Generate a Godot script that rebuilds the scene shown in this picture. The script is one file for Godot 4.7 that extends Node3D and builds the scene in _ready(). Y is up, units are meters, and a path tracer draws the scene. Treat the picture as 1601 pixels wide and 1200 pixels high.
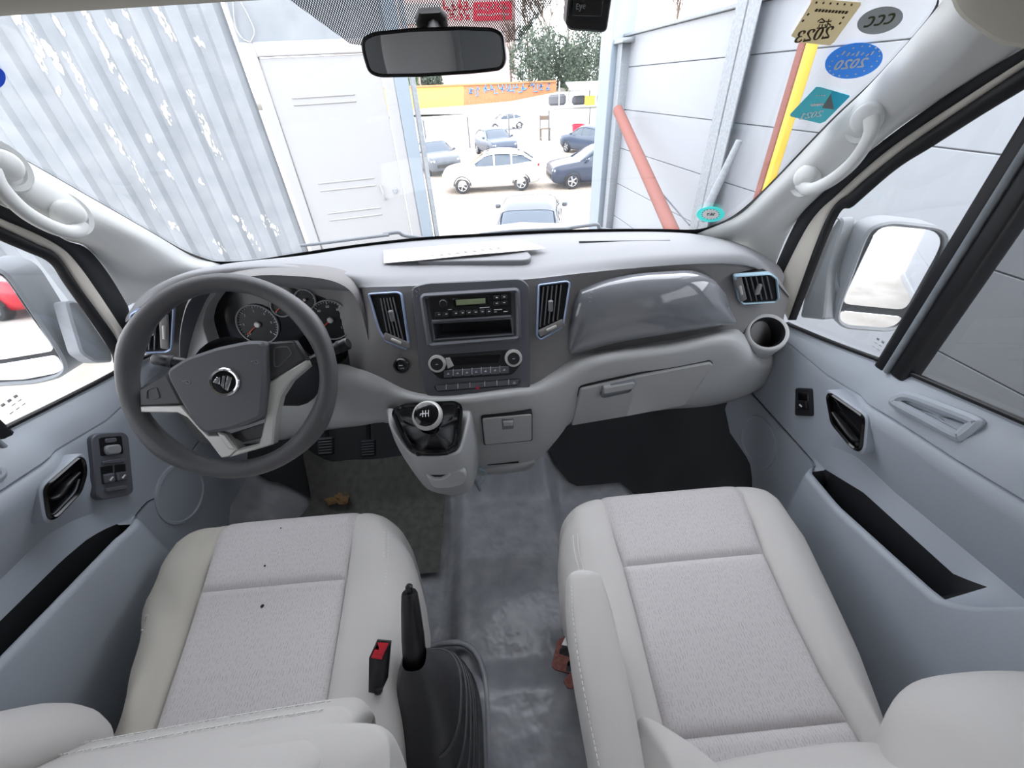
extends Node3D
# Cab of a delivery van seen from between the seats: dash, wheel, doors, seats, and the yard outside.
# x is right, y is up, -z is forward; the cab floor is y = 0. Pixel helpers turn a photo pixel into a ray,
# and a plane that the thing really lies on gives the distance.
const FL := 626.0
const CX := 800.5
const CY := 600.0
var EYE := Vector3(0.05, 1.30, 0.0)
var cam_r: Vector3
var cam_u: Vector3
var cam_f: Vector3
var M := {}
var G := 0
var used := {}

func ray_c(px, py): return Vector3((px - CX) / FL, -(py - CY) / FL, 1.0)
func setup_rays():
	var dn: Vector3 = ray_c(850, 1430).normalized()
	var fw: Vector3 = ray_c(745, 131)
	fw = (fw - dn * fw.dot(dn)).normalized()
	cam_u = -dn
	cam_f = fw
	cam_r = cam_u.cross(cam_f)
func dr(px, py):
	var r = ray_c(px, py)
	return Vector3(r.dot(cam_r), r.dot(cam_u), -r.dot(cam_f))
func PZ(px, py, z):
	var v = dr(px, py)
	return EYE + v * (z / -v.z)
func PX(px, py, x):
	var v = dr(px, py)
	return EYE + v * ((x - EYE.x) / v.x)
func PY(px, py, y):
	var v = dr(px, py)
	return EYE + v * ((y - EYE.y) / v.y)
func HP(px, py, p0: Vector3, n: Vector3):
	var v = dr(px, py)
	return EYE + v * ((p0 - EYE).dot(n) / v.dot(n))
func PW(px, py, off = 0.0):   # on the windscreen, off metres towards the cabin
	var v: Vector3 = dr(px, py)
	var lo := 0.0
	var hi := 4.0
	for i in 40:
		var m := (lo + hi) / 2
		var p: Vector3 = EYE + v * m
		if -p.z > ws_z(p.x, p.y) - off * 1.2: hi = m
		else: lo = m
	return EYE + v * lo
func ws_z(x, y): return 1.21 - 0.75 * (y - 0.94) - 0.10 * x * x
func PZs(a): return a.map(func(p): return PZ(p[0], p[1], p[2]))
func PXs(a, x): return a.map(func(p): return PX(p[0], p[1], x))
func PYs(a, y): return a.map(func(p): return PY(p[0], p[1], y))
func HPs(a, p0, n): return a.map(func(p): return HP(p[0], p[1], p0, n))
func PWs(a, off): return a.map(func(p): return PW(p[0], p[1], off))

# ---------------------------------------------------------------- nodes
func numbered(n):
	if not used.has(n):
		used[n] = 0
		return n
	used[n] += 1
	return "%s_%03d" % [n, used[n]]
func thing(called, label, category, at = Vector3.ZERO, group = "", kind = ""):
	var o := Node3D.new()
	o.name = numbered(called)
	add_child(o, true)
	o.position = at
	if label: o.set_meta("label", label)
	if category: o.set_meta("category", category)
	if group: o.set_meta("group", group)
	if kind: o.set_meta("kind", kind)
	return o
func struct(called, label, at = Vector3.ZERO):
	return thing(called, label, "", at, "", "structure")
func part(called, st, m, parent, label = ""):
	st.generate_normals()
	var o := MeshInstance3D.new()
	o.mesh = st.commit()
	o.material_override = m
	o.name = called
	parent.add_child(o, true)
	var p = parent
	var off := Vector3.ZERO
	while p != self:
		off += p.position
		p = p.get_parent()
	o.position = -off
	if label: o.set_meta("label", label)
	return o
func lpart(called, st, m, parent, label = ""):   # a part whose mesh is in its thing's own axes
	st.generate_normals()
	var o := MeshInstance3D.new()
	o.mesh = st.commit()
	o.material_override = m
	o.name = called
	parent.add_child(o, true)
	if label: o.set_meta("label", label)
	return o
func txt(parent, called, s, at, right: Vector3, up: Vector3, h, m, bold = true, serif = false):
	var t := TextMesh.new()
	t.text = s
	var f := SystemFont.new()
	f.font_names = PackedStringArray(["Droid Serif" if serif else "Droid Sans"])
	f.font_weight = 700 if bold else 400
	t.font = f
	t.font_size = 32
	t.pixel_size = h / 24.0
	t.depth = 0.0006
	t.curve_step = 2.0
	var o := MeshInstance3D.new()
	o.mesh = t
	o.material_override = m
	o.name = called
	parent.add_child(o, true)
	var r = right.normalized()
	var n = r.cross(up).normalized()
	var u = n.cross(r).normalized()
	var p = parent
	var off := Vector3.ZERO
	while p != self:
		off += p.position
		p = p.get_parent()
	o.transform = Transform3D(Basis(r, u, n), at - off)
	return o

# ---------------------------------------------------------------- shapes
func S():
	var s := SurfaceTool.new()
	s.begin(Mesh.PRIMITIVE_TRIANGLES)
	return s
func ng(s):
	G += 1
	s.set_smooth_group(G)
func tri(s, a, b, c):
	s.add_vertex(a)
	s.add_vertex(b)
	s.add_vertex(c)
func quad(s, a, b, c, d):
	tri(s, a, b, c)
	tri(s, a, c, d)
func cr(p, n, closed = false):
	var out := []
	var k = p.size()
	var segs = k if closed else k - 1
	for i in segs:
		var p1 = p[i]
		var p2 = p[(i + 1) % k]
		var p0 = p[(i - 1 + k) % k] if closed or i > 0 else p1 * 2 - p2
		var p3 = p[(i + 2) % k] if closed or i + 2 < k else p2 * 2 - p1
		for j in n:
			var t = float(j) / n
			out.append(0.5 * (2 * p1 + (p2 - p0) * t + (2 * p0 - 5 * p1 + 4 * p2 - p3) * t * t + (3 * p1 - p0 - 3 * p2 + p3) * t * t * t))
	if not closed: out.append(p[k - 1])
	return out
func crg(rows, nu, nv, cu = false):
	var a = rows.map(func(r): return cr(r, nu, cu))
	var n = a[0].size()
	var cols := []
	for i in n:
		var c = a.map(func(r): return r[i])
		cols.append(cr(c, nv))
	var out := []
	for j in cols[0].size():
		out.append(cols.map(func(c): return c[j]))
	return out
func grid(s, rows, cu = false, cv = false):
	ng(s)
	var nr = rows.size()
	var nc = rows[0].size()
	for i in (nr if cv else nr - 1):
		var a = rows[i]
		var b = rows[(i + 1) % nr]
		for j in (nc if cu else nc - 1):
			var k = (j + 1) % nc
			quad(s, a[j], a[k], b[k], b[j])
func strip(s, a, b): grid(s, [a, b])
func tube(s, path, r, sides = 10, closed = false, asp = 1.0, upv = Vector3.UP):
	var n = path.size()
	var rows := []
	var t0: Vector3 = (path[1] - path[0]).normalized()
	var nrm: Vector3 = upv - t0 * upv.dot(t0)
	if nrm.length() < 0.05: nrm = Vector3.RIGHT - t0 * t0.x
	nrm = nrm.normalized()
	for i in n:
		var a = path[(i - 1 + n) % n] if closed or i > 0 else path[0]
		var b = path[(i + 1) % n] if closed or i < n - 1 else path[n - 1]
		var t: Vector3 = (b - a).normalized()
		nrm = (nrm - t * nrm.dot(t)).normalized()
		var bi = t.cross(nrm)
		var rr = r[i] if r is Array else r
		var row := []
		for j in sides:
			var w = TAU * j / sides
			row.append(path[i] + nrm * cos(w) * rr + bi * sin(w) * rr * asp)
		rows.append(row)
	grid(s, rows, true, closed)
	if not closed:
		for e in [0, n - 1]:
			s.set_smooth_group(-1)
			for j in range(1, sides - 1): tri(s, rows[e][0], rows[e][j], rows[e][j + 1])
func frame_of(ax: Vector3):
	var a = ax.normalized()
	var u = (Vector3.UP if absf(a.y) < 0.9 else Vector3.RIGHT)
	u = (u - a * u.dot(a)).normalized()
	return [u, a.cross(u), a]
func lathe(s, o: Vector3, ax: Vector3, prof, seg = 24, e = [1.0, 1.0], sharp = true):
	var f = frame_of(ax)
	var rows := []
	for p in prof:
		var row := []
		for j in seg:
			var w = TAU * j / seg
			row.append(o + f[0] * cos(w) * p[0] * e[0] + f[1] * sin(w) * p[0] * e[1] + f[2] * p[1])
		rows.append(row)
	if sharp:
		for i in rows.size() - 1: grid(s, [rows[i], rows[i + 1]], true)
	else: grid(s, rows, true)
func cyl(s, a: Vector3, b: Vector3, r1, r2 = -1.0, seg = 16, bev = 0.0):
	if r2 < 0: r2 = r1
	var l = (b - a).length()
	if bev > 0: lathe(s, a, b - a, [[0, 0], [r1 - bev, 0], [r1, bev], [r2, l - bev], [r2 - bev, l], [0, l]], seg)
	else: lathe(s, a, b - a, [[0, 0], [r1, 0], [r2, l], [0, l]], seg)
func circle(o: Vector3, ax: Vector3, r, seg = 32, e = [1.0, 1.0]):
	var f = frame_of(ax)
	var out := []
	for j in seg:
		var w = TAU * j / seg
		out.append(o + f[0] * cos(w) * r * e[0] + f[1] * sin(w) * r * e[1])
	return out
func ellp(cx, cy, rx, ry, seg = 28, rot = 0.0):   # pixel ellipse
	var out := []
	for j in seg:
		var w = TAU * j / seg
		out.append([cx + rx * cos(w) * cos(rot) - ry * sin(w) * sin(rot), cy + rx * cos(w) * sin(rot) + ry * sin(w) * cos(rot)])
	return out
func lnormal(loop):
	var n := Vector3.ZERO
	for i in loop.size(): n += loop[i].cross(loop[(i + 1) % loop.size()])
	return n.normalized()
func cap(s, loop, n: Vector3):
	var f = frame_of(n)
	var pl := PackedVector2Array()
	for p in loop: pl.append(Vector2(p.dot(f[0]), p.dot(f[1])) * 100.0)
	var ix = Geometry2D.triangulate_polygon(pl)
	ng(s)
	if ix.is_empty():   # an outline that cannot be filled is closed as a fan
		var c := Vector3.ZERO
		for p in loop: c += p
		c /= loop.size()
		for k in loop.size(): tri(s, c, loop[k], loop[(k + 1) % loop.size()])
	for k in range(0, ix.size(), 3):
		var a = loop[ix[k]]
		var b = loop[ix[k + 1]]
		var c = loop[ix[k + 2]]
		if (b - a).cross(c - a).dot(n) > 0: tri(s, a, c, b)
		else: tri(s, a, b, c)
func inset(loop, n: Vector3, w):
	var out := []
	var k = loop.size()
	var sg = 1.0 if lnormal(loop).dot(n) > 0 else -1.0
	for i in k:
		var a: Vector3 = (loop[i] - loop[(i - 1 + k) % k]).normalized()
		var b: Vector3 = (loop[(i + 1) % k] - loop[i]).normalized()
		var na = n.cross(a) * sg
		var nb = n.cross(b) * sg
		var m = (na + nb)
		var l = m.length()
		if l < 0.1: out.append(loop[i])
		else:
			m = m / l
			out.append(loop[i] + m * w / maxf(0.5, m.dot(na)))
	return out
func shift(loop, v): return loop.map(func(p): return p + v)
func roundl(p, r, seg = 4):
	var out := []
	var k = p.size()
	for i in k:
		var a = p[(i - 1 + k) % k]
		var b = p[i]
		var c = p[(i + 1) % k]
		var ra = minf(r, (a - b).length() * 0.45)
		var rc = minf(r, (c - b).length() * 0.45)
		var s0 = b + (a - b).normalized() * ra
		var s1 = b + (c - b).normalized() * rc
		for j in seg + 1:
			var t = float(j) / seg
			out.append(s0.lerp(b, t).lerp(b.lerp(s1, t), t))
	return out
func fills(loop, n: Vector3):
	var f = frame_of(n)
	var pl := PackedVector2Array()
	for p in loop: pl.append(Vector2(p.dot(f[0]), p.dot(f[1])) * 100.0)
	return Geometry2D.triangulate_polygon(pl).size() > 0
func clean(loop):   # drops points that coincide
	var out := []
	for p in loop:
		if out.is_empty() or (p - out[-1]).length() > 0.0002: out.append(p)
	if out.size() > 3 and (out[0] - out[-1]).length() < 0.0002: out.pop_back()
	return out
func around(loop, c: Vector3, n: Vector3, k):   # a star-shaped loop sampled at k even angles about c
	var f = frame_of(n)
	var out := []
	for i in k:
		var w = TAU * i / k
		var dv = Vector2(cos(w), sin(w))
		var best := 0.0
		for j in loop.size():
			var a = loop[j] - c
			var b = loop[(j + 1) % loop.size()] - c
			var hit = Geometry2D.segment_intersects_segment(Vector2.ZERO, dv * 10.0, Vector2(a.dot(f[0]), a.dot(f[1])), Vector2(b.dot(f[0]), b.dot(f[1])))
			if hit != null: best = maxf(best, hit.length())
		out.append(c + f[0] * dv.x * best + f[1] * dv.y * best)
	return out
func plate(s, loop, n: Vector3, h0, h1, bev = 0.0):   # a slab over loop from height h0 to h1, its face edge chamfered
	n = n.normalized()
	loop = clean(loop)
	while bev > 0.0 and not fills(inset(loop, n, bev), n):
		bev *= 0.6
		if bev < 0.0004: bev = 0.0
	var a = shift(loop, n * h0)
	var b = shift(loop, n * (h1 - bev))
	var c1 = a + [a[0]]
	var c2 = b + [b[0]]
	strip(s, c1, c2)
	if bev > 0:
		var c = shift(inset(loop, n, bev), n * h1)
		strip(s, c2, c + [c[0]])
		cap(s, c, n)
	else: cap(s, b, n)
func ring(s, loop, n: Vector3, w, h0, h1, bev = 0.0, inner_to = null):   # a frame of width w around loop
	n = n.normalized()
	loop = clean(loop)
	var inn = inset(loop, n, w)
	var o0 = shift(loop, n * h0)
	var o1 = shift(loop, n * (h1 - bev))
	var o2 = shift(inset(loop, n, bev), n * h1)
	var i2 = shift(inset(loop, n, w - bev), n * h1)
	var i1 = shift(inn, n * (h1 - bev))
	var i0 = shift(inn, n * (h0 if inner_to == null else inner_to))
	var rs = [o0, o1, o2, i2, i1, i0] if bev > 0 else [o0, o1, i1, i0]
	for k in rs.size() - 1: strip(s, rs[k] + [rs[k][0]], rs[k + 1] + [rs[k + 1][0]])
	return inn
func rbox(s, xf: Transform3D, size: Vector3, bev = 0.004, seg = 2):
	var hx = size.x / 2
	var hz = size.z / 2
	var loop = roundl([Vector3(-hx, 0, -hz), Vector3(hx, 0, -hz), Vector3(hx, 0, hz), Vector3(-hx, 0, hz)], bev * 1.4, seg)
	var hy = size.y / 2
	var lo = inset(loop, Vector3.UP, bev)
	var ls = [shift(lo, Vector3(0, -hy, 0)), shift(loop, Vector3(0, -hy + bev, 0)), shift(loop, Vector3(0, hy - bev, 0)), shift(lo, Vector3(0, hy, 0))]
	ls = ls.map(func(l): return l.map(func(p): return xf * p))
	for k in 3: strip(s, ls[k] + [ls[k][0]], ls[k + 1] + [ls[k + 1][0]])
	cap(s, ls[0], xf.basis.y * -1.0)
	cap(s, ls[3], xf.basis.y)
func bar(s, a: Vector3, b: Vector3, w, h, up = Vector3.UP, bev = 0.0015):
	var y = (b - a)
	var l = y.length()
	y = y / l
	var z = (up - y * up.dot(y)).normalized()
	var x = y.cross(z)
	rbox(s, Transform3D(Basis(x, y, z), (a + b) / 2), Vector3(w, l, h), minf(bev, minf(w, h) * 0.4))
func at_x(line, x):
	var i := 0
	while i < line.size() - 2 and line[i + 1].x < x: i += 1
	var a = line[i]
	var b = line[i + 1]
	return a.lerp(b, (x - a.x) / (b.x - a.x))
func y_at_z(line, z):   # line sorted by distance ahead (falling), z is the distance ahead
	var i := 0
	while i < line.size() - 2 and -line[i + 1].z > z: i += 1
	var a = line[i]
	var b = line[i + 1]
	return lerpf(a.y, b.y, (z + a.z) / (-b.z + a.z))
func x_at_z(line, z):
	var i := 0
	while i < line.size() - 2 and -line[i + 1].z > z: i += 1
	var a = line[i]
	var b = line[i + 1]
	return lerpf(a.x, b.x, (z + a.z) / (-b.z + a.z))
func dashes(s, path, w, gap, dash, n: Vector3):   # a run of thread stitches along path
	var acc := 0.0
	var on := true
	for i in path.size() - 1:
		var a: Vector3 = path[i]
		var b: Vector3 = path[i + 1]
		var l = (b - a).length()
		var t := 0.0
		while t < l:
			var e = minf(l, t + dash)
			if e - t > dash * 0.4: bar(s, a.lerp(b, t / l), a.lerp(b, e / l), w, w, n, 0.0)
			t += dash + gap

# ---------------------------------------------------------------- materials
var noise_n := {}
func noise_tex(freq, normal, seed_v, strength = 4.0, ramp = null, size = 256):
	var t := NoiseTexture2D.new()
	var n := FastNoiseLite.new()
	n.seed = seed_v
	n.frequency = freq
	n.noise_type = FastNoiseLite.TYPE_SIMPLEX
	n.fractal_octaves = 3
	t.noise = n
	t.width = size
	t.height = size
	t.seamless = true
	t.as_normal_map = normal
	t.bump_strength = strength
	if ramp: t.color_ramp = ramp
	return t
func mt(key, c: Color, rough = 0.6, metal = 0.0):
	var m := StandardMaterial3D.new()
	m.albedo_color = c
	m.roughness = rough
	m.metallic = metal
	m.cull_mode = BaseMaterial3D.CULL_DISABLED
	M[key] = m
	return m
func grain(m, scale, strength, freq = 0.08, seed_v = 3):
	var k = "%s_%s" % [freq, seed_v]
	if not noise_n.has(k): noise_n[k] = noise_tex(freq, true, seed_v)
	m.normal_enabled = true
	m.normal_texture = noise_n[k]
	m.normal_scale = strength
	m.uv1_triplanar = true
	m.uv1_world_triplanar = true
	m.uv1_scale = Vector3.ONE * scale
	return m
func c8(r, g, b, a = 255): return Color(r / 255.0, g / 255.0, b / 255.0, a / 255.0)
func mottle(m, c1: Color, c2: Color, scale, freq, seed_v):
	var g := Gradient.new()
	g.set_color(0, c1)
	g.set_color(1, c2)
	m.albedo_color = Color.WHITE
	m.albedo_texture = noise_tex(freq, false, seed_v, 1.0, g, 512)
	m.uv1_triplanar = true
	m.uv1_world_triplanar = true
	m.uv1_scale = Vector3.ONE * scale
	return m
func cloth_tex(base: Color, dark: Color, n, len_px, seed_v):   # weave: short upright flecks on a plain ground
	var rng := RandomNumberGenerator.new()
	rng.seed = seed_v
	var im := Image.create(512, 512, false, Image.FORMAT_RGB8)
	var hi := Image.create(512, 512, false, Image.FORMAT_RGB8)
	im.fill(base)
	hi.fill(Color(0.62, 0.62, 0.62))
	for i in n:                                  # n upright rows of flecks
		var y := 0
		while y < 512:
			var l = int(len_px * rng.randf_range(0.5, 1.5))
			var k = rng.randf_range(0.2, 1.0)
			var x = int(512.0 * (i + 0.5) / n) + rng.randi_range(-3, 3)
			for j in l:
				var xx = (x + int(2.4 * sin(j * 0.22 + i * 1.7 + y))) & 511
				var yy = (y + j) & 511
				for w in 4:
					im.set_pixel((xx + w) & 511, yy, base.lerp(dark, k * (1.0 if w in [1, 2] else 0.5)))
				hi.set_pixel((xx + 1) & 511, yy, Color(0.3, 0.3, 0.3))
				hi.set_pixel((xx + 2) & 511, yy, Color(0.3, 0.3, 0.3))
			y += l + rng.randi_range(6, 20)
	for yy in 512:
		for xx in 512:
			var c = im.get_pixel(xx, yy)
			var w = rng.randf_range(0.96, 1.04)
			im.set_pixel(xx, yy, Color(c.r * w, c.g * w, c.b * w))
	var bm: Image = hi.duplicate()
	bm.bump_map_to_normal_map(3.0)
	im.generate_mipmaps()
	return [ImageTexture.create_from_image(im), ImageTexture.create_from_image(bm)]

func _ready():
	setup_rays()
	# camera
	var cam := Camera3D.new()
	cam.name = "camera"
	cam.fov = rad_to_deg(2.0 * atan(600.0 / FL))
	cam.near = 0.02
	cam.far = 600.0
	add_child(cam)
	var cx := Vector3(cam_r.x, cam_u.x, -cam_f.x)
	var cy := Vector3(cam_r.y, cam_u.y, -cam_f.y)
	var cz := Vector3(cam_r.z, cam_u.z, -cam_f.z)
	cam.transform = Transform3D(Basis(cx, cy, -cz), EYE)
	cam.current = true
	# sky and exposure
	var env := Environment.new()
	env.background_mode = Environment.BG_SKY
	var sky := Sky.new()
	var sm := ProceduralSkyMaterial.new()
	sm.sky_top_color = Color(0.86, 0.875, 0.90)
	sm.sky_horizon_color = Color(0.95, 0.96, 0.97)
	sm.ground_horizon_color = Color(0.80, 0.79, 0.77)
	sm.ground_bottom_color = Color(0.55, 0.54, 0.52)
	sm.sky_energy_multiplier = 2.0
	sm.ground_energy_multiplier = 1.0
	sky.sky_material = sm
	env.sky = sky
	env.ambient_light_source = Environment.AMBIENT_SOURCE_SKY
	env.tonemap_mode = Environment.TONE_MAPPER_LINEAR
	env.tonemap_exposure = 1.42
	env.sdfgi_enabled = true
	env.ssao_enabled = true
	env.ssil_enabled = true
	var we := WorldEnvironment.new()
	we.name = "world_environment"
	we.environment = env
	add_child(we)
	var sun := DirectionalLight3D.new()
	sun.name = "sun"
	sun.light_color = Color(1.0, 0.96, 0.90)
	sun.light_energy = 0.25
	sun.light_angular_distance = 8.0
	sun.shadow_enabled = true
	add_child(sun)
	sun.look_at_from_position(Vector3(3, 20, 12), Vector3.ZERO)
	materials()
	yard()
	cab_shell()
	glazing()
	doors()
	dashboard()
	cockpit()
	console()
	seats()
	cab_items()
	yard_things()

func materials():
	grain(mt("dash_top", c8(138, 139, 143), 0.62), 22, 0.35)
	grain(mt("fascia", c8(124, 122, 123), 0.55), 22, 0.3)
	grain(mt("stack", c8(94, 96, 104), 0.5), 22, 0.3)
	grain(mt("light_plastic", c8(180, 181, 182), 0.5), 22, 0.3)
	grain(mt("door_plastic", c8(170, 177, 187), 0.5), 22, 0.3)
	grain(mt("pillar", c8(200, 202, 202), 0.7), 30, 0.25)
	grain(mt("headliner", c8(176, 172, 160), 0.95), 40, 0.5, 0.15, 5)
	grain(mt("wheel", c8(88, 88, 91), 0.36), 30, 0.8, 0.12, 7)
	grain(mt("wheel_pad", c8(98, 99, 105), 0.45), 30, 0.5, 0.12, 7)
	grain(mt("felt", c8(58, 59, 62), 0.95), 40, 0.5, 0.15, 5)  # dark tone that stands in for footwell shade, on toe board and bulkhead
	mt("slat", c8(96, 97, 102), 0.45)
	mt("spoke", c8(72, 72, 76), 0.4)
	mt("silver", c8(206, 205, 202), 0.35, 0.3)
	mt("chrome", c8(215, 216, 220), 0.12, 1.0)
	mt("black", c8(20, 20, 23), 0.4)
	mt("black_matte", c8(16, 16, 18), 0.85)
	mt("black_gloss", c8(14, 14, 17), 0.12)
	grain(mt("rubber", c8(30, 31, 36), 0.65), 40, 0.3)
	grain(mt("leather", c8(34, 34, 37), 0.36), 16, 0.9, 0.1, 11)
	grain(mt("brake_rubber", c8(60, 60, 63), 0.34), 20, 0.5, 0.1, 11)
	mt("gloss_panel", c8(128, 130, 136), 0.10)
	M.gloss_panel.clearcoat_enabled = true
	M.gloss_panel.clearcoat = 1.0
	M.gloss_panel.clearcoat_roughness = 0.03
	mt("blue_trim", c8(150, 166, 198), 0.35, 0.2)
	mt("cyan_trim", c8(160, 190, 206), 0.35, 0.2)
	mt("white_mark", c8(222, 224, 228), 0.6)
	mt("grey_mark", c8(150, 152, 156), 0.6)
	mt("lcd", c8(138, 150, 118), 0.35)
	mt("orange", c8(214, 84, 40), 0.5)
	mt("hazard_red", c8(190, 50, 62), 0.5)
	mt("buckle_red", c8(214, 30, 52), 0.4)
	mt("paint_white", c8(226, 222, 214), 0.3)
	mt("frame_white", c8(206, 201, 192), 0.45)
	mt("mirror", c8(225, 228, 232), 0.02, 1.0)
	mt("mirror_shell", c8(120, 124, 130), 0.6)
	mt("paper", c8(240, 240, 238), 0.9)
	grain(mt("seat_plain", c8(200, 197, 195), 0.95), 90, 0.35, 0.2, 9)
	grain(mt("seat_worn", c8(186, 182, 173), 0.95), 90, 0.35, 0.2, 9)
	M.seat_plain.rim_enabled = true
	M.seat_plain.rim = 0.3
	var a = cloth_tex(c8(200, 196, 197), c8(158, 154, 156), 30, 26, 4)
	for k in ["seat_weave"]:
		var m = mt(k, Color.WHITE, 0.95)
		m.albedo_texture = a[0]
		m.normal_enabled = true
		m.normal_texture = a[1]
		m.normal_scale = 0.6
		m.uv1_triplanar = true
		m.uv1_world_triplanar = true
		m.uv1_scale = Vector3.ONE * 7.0
	mt("thread", c8(228, 226, 224), 0.9)
	var fl = mt("vinyl", Color.WHITE, 0.27)
	mottle(fl, c8(158, 161, 168), c8(186, 188, 194), 1.6, 0.012, 21)
	fl.normal_enabled = true
	fl.normal_texture = noise_tex(0.03, true, 22, 3.0)
	fl.normal_scale = 0.35
	mottle(mt("vinyl_dirty", Color.WHITE, 0.75), c8(92, 92, 88), c8(118, 118, 113), 2.4, 0.02, 23)
	mt("partition", c8(222, 223, 224), 0.6)
	var gl = mt("glass", Color(0.93, 0.97, 0.98, 0.05), 0.0)
	gl.transparency = BaseMaterial3D.TRANSPARENCY_ALPHA
	gl.metallic_specular = 0.5
	var tg = mt("tinted_glass", Color(0.20, 0.21, 0.18, 0.62), 0.0)
	tg.transparency = BaseMaterial3D.TRANSPARENCY_ALPHA
	# outside
	mottle(mt("concrete", Color.WHITE, 0.9), c8(150, 144, 136), c8(176, 170, 162), 0.15, 0.02, 31)
	mottle(mt("dirt", Color.WHITE, 0.95), c8(146, 134, 122), c8(176, 166, 154), 0.3, 0.03, 32)
	mottle(mt("road", Color.WHITE, 0.9), c8(170, 168, 164), c8(184, 182, 178), 0.1, 0.02, 33)
	mottle(mt("corrugated", Color.WHITE, 0.6), c8(122, 128, 135), c8(138, 143, 149), 0.6, 0.012, 34)
	mt("peeled", c8(196, 194, 186), 0.7)
	mt("wall_panel", c8(142, 146, 153), 0.45)
	mt("joint", c8(96, 98, 104), 0.8)
	mottle(mt("galvanised", Color.WHITE, 0.5), c8(118, 124, 131), c8(144, 150, 156), 3.0, 0.02, 35)
	mottle(mt("rust", Color.WHITE, 0.85), c8(112, 66, 60), c8(140, 92, 84), 5.0, 0.03, 36)
	mt("yellow_paint", c8(206, 172, 60), 0.6)
	mt("door_white", c8(152, 153, 156), 0.5)
	mt("steel_blue", c8(128, 140, 152), 0.45)
	mottle(mt("orange_wall", Color.WHITE, 0.9), c8(176, 120, 84), c8(192, 138, 100), 0.2, 0.02, 37)
	mt("yellow_wall", c8(206, 176, 100), 0.9)
	mt("blue_sign", c8(96, 148, 214), 0.6)
	mt("leaf_dark", c8(84, 96, 84), 0.85)
	mt("leaf_green", c8(112, 134, 96), 0.85)
	mt("bark", c8(112, 98, 88), 0.95)
	mt("sign_red", c8(206, 40, 66), 0.6)
	mt("building_pink", c8(196, 174, 172), 0.9)
	mt("tyre", c8(34, 34, 36), 0.85)
	mt("alloy", c8(180, 182, 186), 0.35, 0.7)
	mt("car_white", c8(206, 206, 208), 0.2)
	mt("car_navy", c8(46, 56, 76), 0.18)
	mt("car_grey", c8(84, 90, 100), 0.2)
	mt("car_slate", c8(62, 74, 94), 0.2)
	mt("car_red", c8(196, 24, 44), 0.2)
	mt("car_glass", c8(66, 78, 92), 0.05)
	mt("lamp_clear", c8(226, 230, 234), 0.1)
	mt("lamp_red", c8(196, 30, 46), 0.2)

# ================================================================ the yard's ground and walls
var LW0 := Vector3(-1.585, 0, -3.95)          # corrugated wall: a point at its foot line, its run and its normal
var LWd := Vector3(0.978, 0, -0.208)
var LWn := Vector3(-0.208, 0, -0.978)
func RWp(a = 2.2): return EYE + Vector3(0.996, 0, -0.087) * a
var RWn := Vector3(0.996, 0, -0.087)
var RWd := Vector3(-0.087, 0, -0.996)
func corr(sv):   # trapezoid profile of the sheet
	var u = fposmod(sv, 0.22) / 0.22
	if u < 0.36: return 0.0
	if u < 0.5: return (u - 0.36) / 0.14 * 0.036
	if u < 0.86: return 0.036
	return (1.0 - u) / 0.14 * 0.036

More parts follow.
